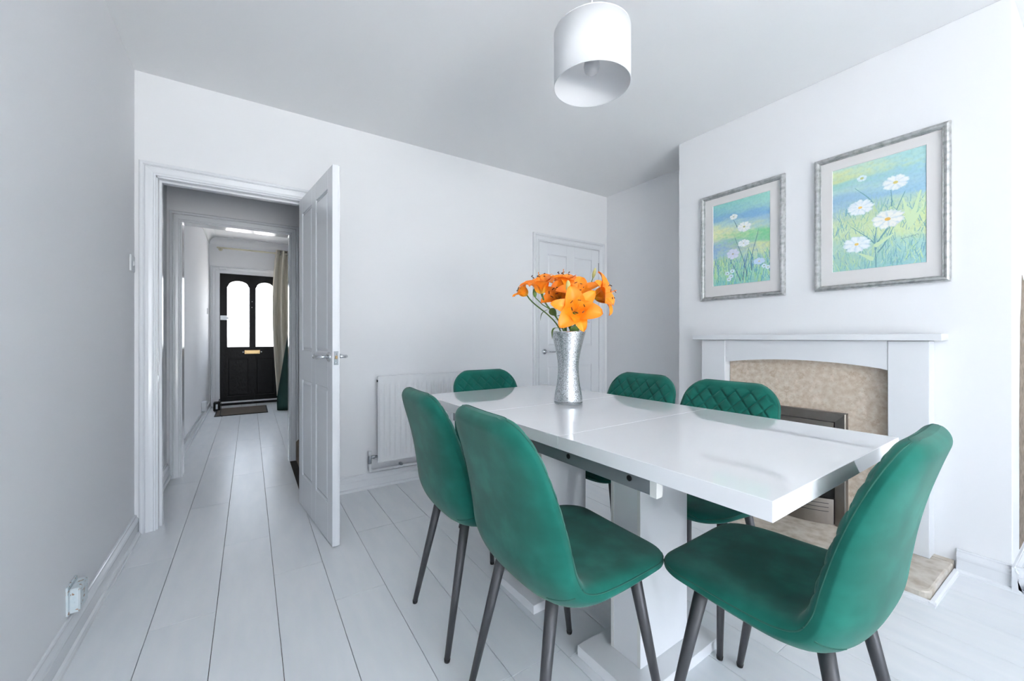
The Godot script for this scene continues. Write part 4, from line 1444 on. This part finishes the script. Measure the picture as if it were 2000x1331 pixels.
# ------------------------------------------------------------------ pictures
func picture(called: String, label: String, z0: float, z1: float, y0: float, y1: float, az0: float, az1: float, ay0: float, ay1: float, art: String):
	var x := XB - 0.0008
	var t := thing(called, label, "picture", Vector3(x, y0, (z0 + z1) / 2), 0.0, "framed flower watercolours")
	var o := t.position
	var st := new_st()
	var rings := []
	var prof := [[0.0, 0.0], [0.0, 0.016], [0.004, 0.023], [0.012, 0.026], [0.019, 0.024], [0.023, 0.018], [0.024, 0.015], [0.027, 0.016], [0.029, 0.012], [0.029, 0.0]]
	for s in 4:
		var r := PackedVector3Array()
		for q in prof:
			var p := [Vector2(z0 + q[0], y0 + q[0]), Vector2(z0 + q[0], y1 - q[0]), Vector2(z1 - q[0], y1 - q[0]), Vector2(z1 - q[0], y0 + q[0])][s] as Vector2
			r.append(Vector3(x - q[1], p.y, p.x) - o)
		rings.append(r)
	loft(st, rings, false, false, true)
	build(st, "frame", "silver_leaf", t)
	st = new_st()
	box(st, Vector3(x - 0.004, y0 + 0.02, z0 + 0.02) - o, Vector3(x, y1 - 0.02, z1 - 0.02) - o, 0.0)
	build(st, "backing", "mount_board", t)
	# mount with a window cut in it
	st = new_st()
	rings = []
	for q in [[z0 + 0.024, z1 - 0.024, y0 + 0.024, y1 - 0.024, 0.004], [z0 + 0.024, z1 - 0.024, y0 + 0.024, y1 - 0.024, 0.0075], [az0, az1, ay0, ay1, 0.0075], [az0 + 0.002, az1 - 0.002, ay0 + 0.002, ay1 - 0.002, 0.0045]]:
		rings.append(PackedVector3Array([Vector3(x - q[4], q[2], q[0]) - o, Vector3(x - q[4], q[3], q[0]) - o, Vector3(x - q[4], q[3], q[1]) - o, Vector3(x - q[4], q[2], q[1]) - o]))
	loft(st, rings, false, false, true)
	build(st, "mount", "mount_board", t)
	st = new_st()
	st.set_smooth_group(-1)
	var P := [[ay1, az0, 0, 0], [ay1, az1, 1, 0], [ay0, az1, 1, 1], [ay0, az0, 0, 1]]
	for k in [0, 1, 2, 0, 2, 3]:
		st.set_uv(Vector2(P[k][2], P[k][3]))
		st.add_vertex(Vector3(x - 0.0046, P[k][0], P[k][1]) - o)
	build(st, "watercolour", art, t)

func build_pictures():
	picture("framed_picture", "silver-framed watercolour of small white flowers on a blue and green meadow", -1.662, -1.125, 1.327, 2.064, -1.578, -1.210, 1.426, 1.987, "art_meadow")
	picture("framed_picture", "silver-framed watercolour of five large white flowers with orange hearts", -0.972, -0.440, 1.331, 2.072, -0.893, -0.521, 1.431, 1.995, "art_cosmos")

# ------------------------------------------------------------------ vase and lilies
const VASE := Vector3(1.158, 0.785, -1.325)

func build_vase():
	var t := thing("vase", "tall flared silver crackle-glass vase holding orange lilies on the table", "vase", VASE)
	var st := new_st()
	var out := [Vector2(0.0595, 0.012), Vector2(0.0605, 0.02), Vector2(0.0565, 0.05), Vector2(0.050, 0.085), Vector2(0.0462, 0.12), Vector2(0.0448, 0.15), Vector2(0.0462, 0.18), Vector2(0.0515, 0.215), Vector2(0.059, 0.25), Vector2(0.067, 0.283), Vector2(0.0755, 0.312)]
	var prof := []
	for i in (out.size() - 1) * 4 + 1:
		var k := i / 4.0
		var a := mini(int(k), out.size() - 2)
		prof.append((out[a] as Vector2).cubic_interpolate(out[a + 1], out[maxi(a - 1, 0)], out[mini(a + 2, out.size() - 1)], k - a))
	var inner := []
	for p in prof: inner.append(Vector2(p.x - 0.003, p.y if p.y > 0.03 else 0.026))
	inner.reverse()
	var full := [Vector2(0.0005, 0.012)] + prof + inner + [Vector2(0.0005, 0.026)]
	lathe(st, full, Vector3.ZERO, 64)
	build(st, "vase_body", "crackle_silver", t)
	st = new_st()
	lathe(st, [Vector2(0.0005, 0.0), Vector2(0.0585, 0.0), Vector2(0.0605, 0.003), Vector2(0.0607, 0.009), Vector2(0.0597, 0.0118), Vector2(0.0005, 0.0118)], Vector3.ZERO, 64)
	build(st, "glass_foot", "solid_glass", t)

func petal(st: SurfaceTool, tf: Transform3D, turn: float, L: float, W: float, phi0: float, phi1: float, warm: float, g: RandomNumberGenerator):
	var nt := 14; var nw := 8
	var dir := Vector3(cos(turn), 0, sin(turn)); var side := Vector3(-sin(turn), 0, cos(turn))
	var r := 0.004; var y := 0.0
	var rows := []; var cols := []
	var wob := g.randf_range(-0.25, 0.25)
	for i in nt + 1:
		var k := float(i) / nt
		var phi := lerpf(phi0, phi1, pow(k, 1.35))
		if i > 0:
			r += sin(phi) * L / nt; y += cos(phi) * L / nt
		var n := dir * -cos(phi) + Vector3.UP * sin(phi)
		var w := W * pow(sin(PI * clampf(pow(k, 0.80) * 0.955 + 0.045, 0, 1)), 0.62)
		var row := []; var cc := []
		for j in nw + 1:
			var v := lerpf(-1, 1, float(j) / nw)
			var p := dir * r + Vector3.UP * y + side * (w * v + wob * 0.02 * k * k)
			p += n * (w * 0.35 * v * v - 0.0022 * exp(-v * v * 14.0) + 0.0028 * sin(k * 11.0 + v * 2.5) * absf(v))
			row.append(tf * p)
			var c := Color(0.80, 0.20, 0.004).lerp(Color(0.86, 0.29, 0.008), clampf(warm + 0.35 * (1.0 - absf(v)), 0, 1))
			c = c.lerp(Color(0.90, 0.60, 0.05), clampf(0.85 - 3.2 * k, 0, 0.8))
			cc.append(c)
		rows.append(row); cols.append(cc)
	st.set_smooth_group(0)
	for i in nt:
		for j in nw:
			for q in [[i, j], [i + 1, j + 1], [i, j + 1], [i, j], [i + 1, j], [i + 1, j + 1]]:
				st.set_color(cols[q[0]][q[1]])
				st.add_vertex(rows[q[0]][q[1]])

func lily_head(t: Node3D, at: Vector3, dir: Vector3, spin: float, size: float, open := 1.0, seed_ := 1):
	# at: where the petals spring from, in the thing's frame
	var g := RandomNumberGenerator.new()
	g.seed = seed_
	var f := frame_of(dir)
	var tf := Transform3D(Basis(f[0], dir.normalized(), f[1] * -1.0).orthonormalized(), at)
	for k in 6:
		var st := new_st()
		var wide := k % 2 == 0
		petal(st, tf, spin + TAU * k / 6.0, size * g.randf_range(0.94, 1.06), size * (0.33 if wide else 0.25), 0.30, lerpf(0.9, 2.05, open) + g.randf_range(-0.2, 0.25), g.randf_range(-0.2, 0.5), g)
		build(st, "petal", "petal", t)
	for k in 6:
		var a := spin + TAU * (k + 0.5) / 6.0
		var lean := 0.34 + g.randf_range(-0.08, 0.08)
		var d := Vector3(cos(a) * sin(lean), cos(lean), sin(a) * sin(lean))
		var tip := d * size * g.randf_range(0.66, 0.74)
		var st := new_st()
		tube(st, [tf * Vector3.ZERO, tf * (tip * 0.5 + Vector3(0, 0.003, 0)), tf * tip], [0.0011, 0.001, 0.0007], 6)
		var s := build(st, "stamen", "filament", t)
		st = new_st()
		var across := Vector3(-sin(a), 0.35, cos(a)).normalized() * 0.0075
		tube(st, [tf * (tip - across), tf * (tip - across * 0.7), tf * (tip + across * 0.7), tf * (tip + across)], [0.0006, 0.0019, 0.0019, 0.0006], 6)
		build(st, "anther", "anther", s)
	var st2 := new_st()
	tube(st2, [tf * Vector3.ZERO, tf * Vector3(0, size * 0.4, 0), tf * Vector3(0.004, size * 0.76, 0), tf * Vector3(0.004, size * 0.79, 0)], [0.0016, 0.0014, 0.0014, 0.0028], 8)
	build(st2, "pistil", "filament", t)

func stem_path(a: Vector3, b: Vector3, dir: Vector3, n := 10) -> Array:
	var o := []
	var L := (b - a).length()
	var c1 := a + (Vector3(0, 1, 0) * 0.6 + (b - a).normalized() * 0.4) * L * 0.4
	var c2 := b - dir.normalized() * L * 0.25
	for i in n + 1: o.append(a.bezier_interpolate(c1, c2, b, float(i) / n))
	return o

func leaf(parent: Node3D, a: Vector3, tip: Vector3, w: float, droop: float, up := Vector3.UP):
	var st := new_st()
	var d := tip - a
	var side := d.cross(up).normalized()
	var nor := side.cross(d).normalized()
	var rows := []
	for i in 9:
		var k := i / 8.0
		var ww := w * pow(sin(PI * clampf(k * 0.94 + 0.06, 0, 1)), 0.8)
		var row := []
		for v in [-1.0, -0.5, 0.0, 0.5, 1.0]:
			row.append(a + d * k + nor * (droop * sin(k * PI) + ww * 0.35 * v * v) + side * ww * v)
		rows.append(row)
	st.set_smooth_group(0)
	for i in 8:
		for j in 4:
			for q in [[i, j], [i + 1, j + 1], [i, j + 1], [i, j], [i + 1, j], [i + 1, j + 1]]: st.add_vertex(rows[q[0]][q[1]])
	build(st, "leaf", "leaf_green", parent)

func bud(parent: Node3D, at: Vector3, dir: Vector3, L: float, r: float, m: String):
	var st := new_st()
	var f := frame_of(dir)
	lathe(st, [Vector2(0.0015, 0), Vector2(r * 0.6, L * 0.1), Vector2(r, L * 0.35), Vector2(r * 0.95, L * 0.6), Vector2(r * 0.6, L * 0.88), Vector2(0.0008, L)], at, 12, f[0], dir.normalized())
	build(st, "bud", m, parent)

func build_lilies():
	var V := VASE
	var mouth := V + Vector3(0, 0.30, 0)
	var eye := (Vector3(0, EYE, 0) - mouth).normalized()
	var right := Vector3(0.837, 0, 0.547)
	var up := Vector3.UP
	# [label, head centre, direction, size, spin, open, foot offset in the vase]
	var list := [
		["orange lily facing the camera low over the vase rim", Vector3(1.118, 1.172, -1.243), eye * 1.0 + right * 0.16 + up * 0.22, 0.128, 0.25, 0.85, Vector3(0.0, 0, 0.012)],
		["orange lily opening sideways above the green stem with pointed leaves", Vector3(1.060, 1.262, -1.385), up * 1.0 - right * 0.18 + eye * 0.30, 0.118, 0.1, 1.0, Vector3(-0.030, 0, 0.01)],
		["orange lily at the far side of the bunch with drooping petals, turned towards the fireplace", Vector3(1.255, 1.245, -1.265), right * 1.0 + eye * 0.55 + up * 0.30, 0.124, 0.5, 1.0, Vector3(0.02, 0, 0.008)],
		["orange lily at the top of the bunch facing upwards", Vector3(1.200, 1.288, -1.410), up * 1.0 + eye * 0.25, 0.120, 0.2, 0.95, Vector3(0.0, 0, -0.012)],
		["orange lily in the middle of the bunch half hidden by its neighbours", Vector3(1.205, 1.235, -1.325), eye * 0.75 + up * 0.75 + right * 0.05, 0.122, 0.8, 0.8, Vector3(0.01, 0, 0.0)],
		["orange lily tucked between the sideways and the top flower", Vector3(1.150, 1.235, -1.375), eye * 0.6 + up * 0.4 - right * 0.2, 0.100, 0.4, 0.75, Vector3(-0.012, 0, -0.006)]]
	var n := 0
	for q in list:
		var t := thing("lily", q[0], "flower", mouth + q[6], 0.0, "orange lilies in the silver vase")
		var o := t.position
		var d: Vector3 = (q[2] as Vector3).normalized()
		var head: Vector3 = q[1] - o
		var foot: Vector3 = V + Vector3(q[6].x * 0.5, 0.05, q[6].z * 0.5) - o
		var path := [foot] + stem_path(Vector3.ZERO, head - d * 0.012, d)
		var st := new_st()
		tube(st, path, 0.0036, 8)
		build(st, "stem", "stem_green", t)
		st = new_st()
		tube(st, [head - d * 0.016, head - d * 0.004, head + d * 0.012], [0.0038, 0.0055, 0.0045], 8)
		build(st, "receptacle", "stem_green", t)
		lily_head(t, head, d, q[4], q[3], q[5], 11 + n)
		if n == 1:
			# side shoot with a green bud, pointed leaves, a trailing leaf over the rim
			var j := path[7] as Vector3
			st = new_st()
			var bp := Vector3(1.043, 1.245, -1.41) - o
			tube(st, [j, j.lerp(bp, 0.5) + Vector3(0, -0.006, 0), bp], [0.0024, 0.002, 0.0022], 8)
			build(st, "shoot", "stem_green", t)
			bud(t, bp, Vector3(-0.25, 1, 0.1), 0.04, 0.0085, "stem_green")
			leaf(t, j, j + Vector3(-0.036, -0.052, -0.02), 0.0085, 0.014)
			leaf(t, j, j + Vector3(0.012, -0.030, 0.03), 0.016, 0.006, eye)
			leaf(t, path[5], (path[5] as Vector3) + Vector3(0.046, -0.030, 0.035), 0.014, 0.016)
			leaf(t, path[2], (path[2] as Vector3) + Vector3(-0.055, -0.045, -0.005), 0.0075, 0.03)
			leaf(t, path[2], (path[2] as Vector3) + Vector3(-0.035, 0.022, 0.0), 0.005, 0.004)
		elif n == 0:
			leaf(t, path[2], (path[2] as Vector3) + Vector3(-0.03, 0.048, 0.0), 0.008, 0.004)
			leaf(t, path[1], (path[1] as Vector3) + Vector3(0.024, 0.035, 0.035), 0.016, 0.004, eye)
			leaf(t, path[3], (path[3] as Vector3) + Vector3(0.035, 0.02, 0.02), 0.009, 0.004)
		elif n == 2:
			leaf(t, path[2], (path[2] as Vector3) + Vector3(0.04, 0.028, 0.03), 0.007, 0.004)
			bud(t, Vector3(1.285, 1.335, -1.305) - o, Vector3(0.25, 1, 0.1), 0.05, 0.008, "bud_pale")
			st = new_st()
			tube(st, [path[7], Vector3(1.27, 1.28, -1.32) - o, Vector3(1.285, 1.336, -1.305) - o], [0.0024, 0.002, 0.002], 8)
			build(st, "shoot", "stem_green", t)
		elif n == 4:
			bud(t, Vector3(1.112, 1.255, -1.27) - o, Vector3(-0.12, 1, 0.05), 0.055, 0.011, "bud_pale")
			st = new_st()
			tube(st, [path[5], Vector3(1.13, 1.21, -1.29) - o, Vector3(1.112, 1.256, -1.27) - o], [0.0024, 0.002, 0.0024], 8)
			build(st, "shoot", "stem_green", t)
			leaf(t, path[4], (path[4] as Vector3) + Vector3(0.075, 0.0, 0.04), 0.006, 0.004)
			leaf(t, path[4], (path[4] as Vector3) + Vector3(-0.085, 0.012, -0.02), 0.006, 0.004)
		n += 1
	# the fading half-open one behind
	var t := thing("lily", "small pale half-open lily peeping out behind the sideways flower", "flower", mouth + Vector3(-0.02, 0, -0.02), 0.0, "orange lilies in the silver vase")
	var o := t.position
	var h := Vector3(1.052, 1.262, -1.485) - o
	var st := new_st()
	tube(st, [V + Vector3(-0.01, 0.05, -0.01) - o] + stem_path(Vector3.ZERO, h, Vector3(-0.5, 1, -0.2)), 0.003, 8)
	build(st, "stem", "stem_green", t)
	lily_head(t, h, Vector3(-0.7, 0.75, -0.35), 0.3, 0.07, 0.5, 77)

# ------------------------------------------------------------------ small things
func build_small():
	# light switch
	var t := thing("light_switch", "white light switch on the left wall by the doorway", "light switch", Vector3(XL + 0.0005, 1.42, -2.875))
	var st := new_st()
	box(st, Vector3(0, 0, -0.043), Vector3(0.009, 0.086, 0.043), 0.003)
	build(st, "plate", "plastic_white", t)
	st = new_st()
	box(st, Vector3(0.008, 0.03, -0.012), Vector3(0.014, 0.056, 0.004), 0.002)
	build(st, "rocker", "plastic_white", t)
	# old painted box on the skirting
	t = thing("socket_box", "old paint-chipped wooden block fixed above the skirting of the left wall", "socket box", Vector3(XL + 0.0005, 0.118, -2.02))
	st = new_st()
	box(st, Vector3(0, 0.0, -0.046), Vector3(0.006, 0.098, 0.046), 0.001)
	build(st, "back_plate", "chipped_paint", t)
	st = new_st()
	box(st, Vector3(0.006, 0.004, -0.043), Vector3(0.034, 0.088, 0.043), 0.004)
	build(st, "cover", "chipped_paint", t)
	# doormat
	t = thing("doormat", "flat grey-brown doormat on the floor before the front door", "doormat", Vector3(-0.09, 0.0, -7.07))
	st = new_st()
	box(st, Vector3(-0.312, 0.0005, -0.35), Vector3(0.312, 0.006, 0.35), 0.001)
	build(st, "backing", "rubber_dark", t)
	st = new_st()
	box(st, Vector3(-0.297, 0.005, -0.335), Vector3(0.297, 0.011, 0.335), 0.002)
	build(st, "pile", "coir", t)
	# curtain pole with brackets
	t = thing("curtain_pole", "thin cream curtain pole above the front door", "curtain pole", Vector3(0.2, 2.455, -7.62))
	st = new_st()
	tube(st, [Vector3(-0.62, 0, 0), Vector3(1.0, 0, 0)], 0.013, 12)
	build(st, "pole", "pole_cream", t)
	for x in [-0.58, 0.95]:
		st = new_st()
		tube(st, [Vector3(x, 0, 0), Vector3(x, 0, -0.129)], 0.009, 10)
		lathe(st, [Vector2(0.0005, 0), Vector2(0.028, 0), Vector2(0.028, 0.006), Vector2(0.0005, 0.008)], Vector3(x, 0, -0.1295), 16, Vector3.RIGHT, Vector3(0, 0, 1))
		build(st, "bracket", "pole_cream", t)
	# beige eyelet curtain
	t = thing("curtain", "beige linen eyelet curtain drawn aside at the front door", "curtain", Vector3(0.55, 0.05, -7.62))
	var rings := []
	var nyy := 24; var nxx := 72
	st = new_st()
	for layer in 1:
		for j in nyy + 1:
			var k := float(j) / nyy
			var y := lerpf(2.50, 0.12, k)
			var r := PackedVector3Array()
			for side in [0.004, -0.004]:
				for i in nxx + 1:
					var u := float(i) / nxx if side > 0 else 1.0 - float(i) / nxx
					var xl := lerpf(0.36, 0.372, k) - 0.055 * sin(PI * pow(k, 0.8))
					var x := lerpf(xl, 0.86, u)
					var zz := -7.62 + 0.05 * sin(u * TAU * 5.0 + 0.6 + 0.5 * k) * (1.0 - 0.15 * k) + 0.015 * sin(u * 17.0 + k * 3.0)
					r.append(Vector3(x, y, zz + side) - t.position)
			rings.append(r)
		loft(st, rings, true)
	build(st, "cloth", "linen_beige", t)
	for i in 4:
		st = new_st()
		var ex := 0.425 + 0.1 * i
		var rr := []
		for q in 20:
			var a := TAU * q / 20.0
			var d := Vector3(0, cos(a), sin(a))
			rr.append(ring(Vector3(ex, 2.455, -7.62) + d * 0.022 - t.position, d, Vector3.RIGHT, 0.004, 8))
		loft(st, rr, true, false, true)
		build(st, "eyelet", "satin_chrome", t)
	# green velvet drape, its foot spread on the floor
	t = thing("velvet_drape", "dark green velvet drape with its hem spread on the front room floor", "drape", Vector3(0.62, 0, -6.85))
	rings = []
	st = new_st()
	for j in 25:
		var k := j / 24.0
		var y := lerpf(1.7, 0.012, k)
		var rad := lerpf(0.06, 0.30, pow(k, 1.1))
		if k > 0.9: rad -= 0.03 * (k - 0.9) / 0.1
		var r := PackedVector3Array()
		for i in 48:
			var a := TAU * i / 48.0
			var rr := rad * (1.0 + 0.10 * sin(a * 7.0 + k * 1.5) + 0.05 * sin(a * 3.0))
			r.append(Vector3(cos(a) * rr, y, sin(a) * rr * 0.7))
		rings.append(r)
	loft(st, rings, true)
	build(st, "cloth", "drape_green", t)
	# socket and cable by the front door
	t = thing("wall_socket", "white surface socket low on the wall near the doormat", "socket", Vector3(XL + 0.0005, 0.08, -6.63))
	st = new_st()
	box(st, Vector3(0.0, 0.03, -0.075), Vector3(0.05, 0.15, 0.075), 0.004)
	build(st, "box", "plastic_white", t)
	t = thing("power_adapter", "small black plug adapter beside the white socket near the front door", "plug adapter", Vector3(-0.40, 0.0, -7.28))
	st = new_st()
	box(st, Vector3(-0.04, 0.0, -0.05), Vector3(0.04, 0.13, 0.05), 0.008)
	build(st, "body", "rubber_dark", t)
	st = new_st()
	box(st, Vector3(-0.012, 0.03, 0.049), Vector3(0.012, 0.10, 0.053), 0.001)
	build(st, "rating_plate", "satin_chrome", t)
	st = new_st()
	tube(st, [Vector3(0.02, 0.125, 0.0), Vector3(0.03, 0.17, 0.02), Vector3(0.055, 0.12, 0.10), Vector3(0.06, 0.05, 0.25), Vector3(0.06, 0.017, 0.40), Vector3(0.065, 0.017, 0.55), Vector3(0.09, 0.012, 0.64)], 0.004, 8)
	build(st, "cable", "rubber_dark", t)
	t = thing("wall_plate", "tiny white switch on the front room wall near the front door", "light switch", Vector3(XL + 0.0005, 1.42, -7.45))
	st = new_st()
	box(st, Vector3(0, 0, -0.043), Vector3(0.009, 0.086, 0.043), 0.003)
	build(st, "plate", "plastic_white", t)
	st = new_st()
	box(st, Vector3(0.008, 0.03, -0.008), Vector3(0.013, 0.056, 0.008), 0.002)
	build(st, "rocker", "plastic_white", t)
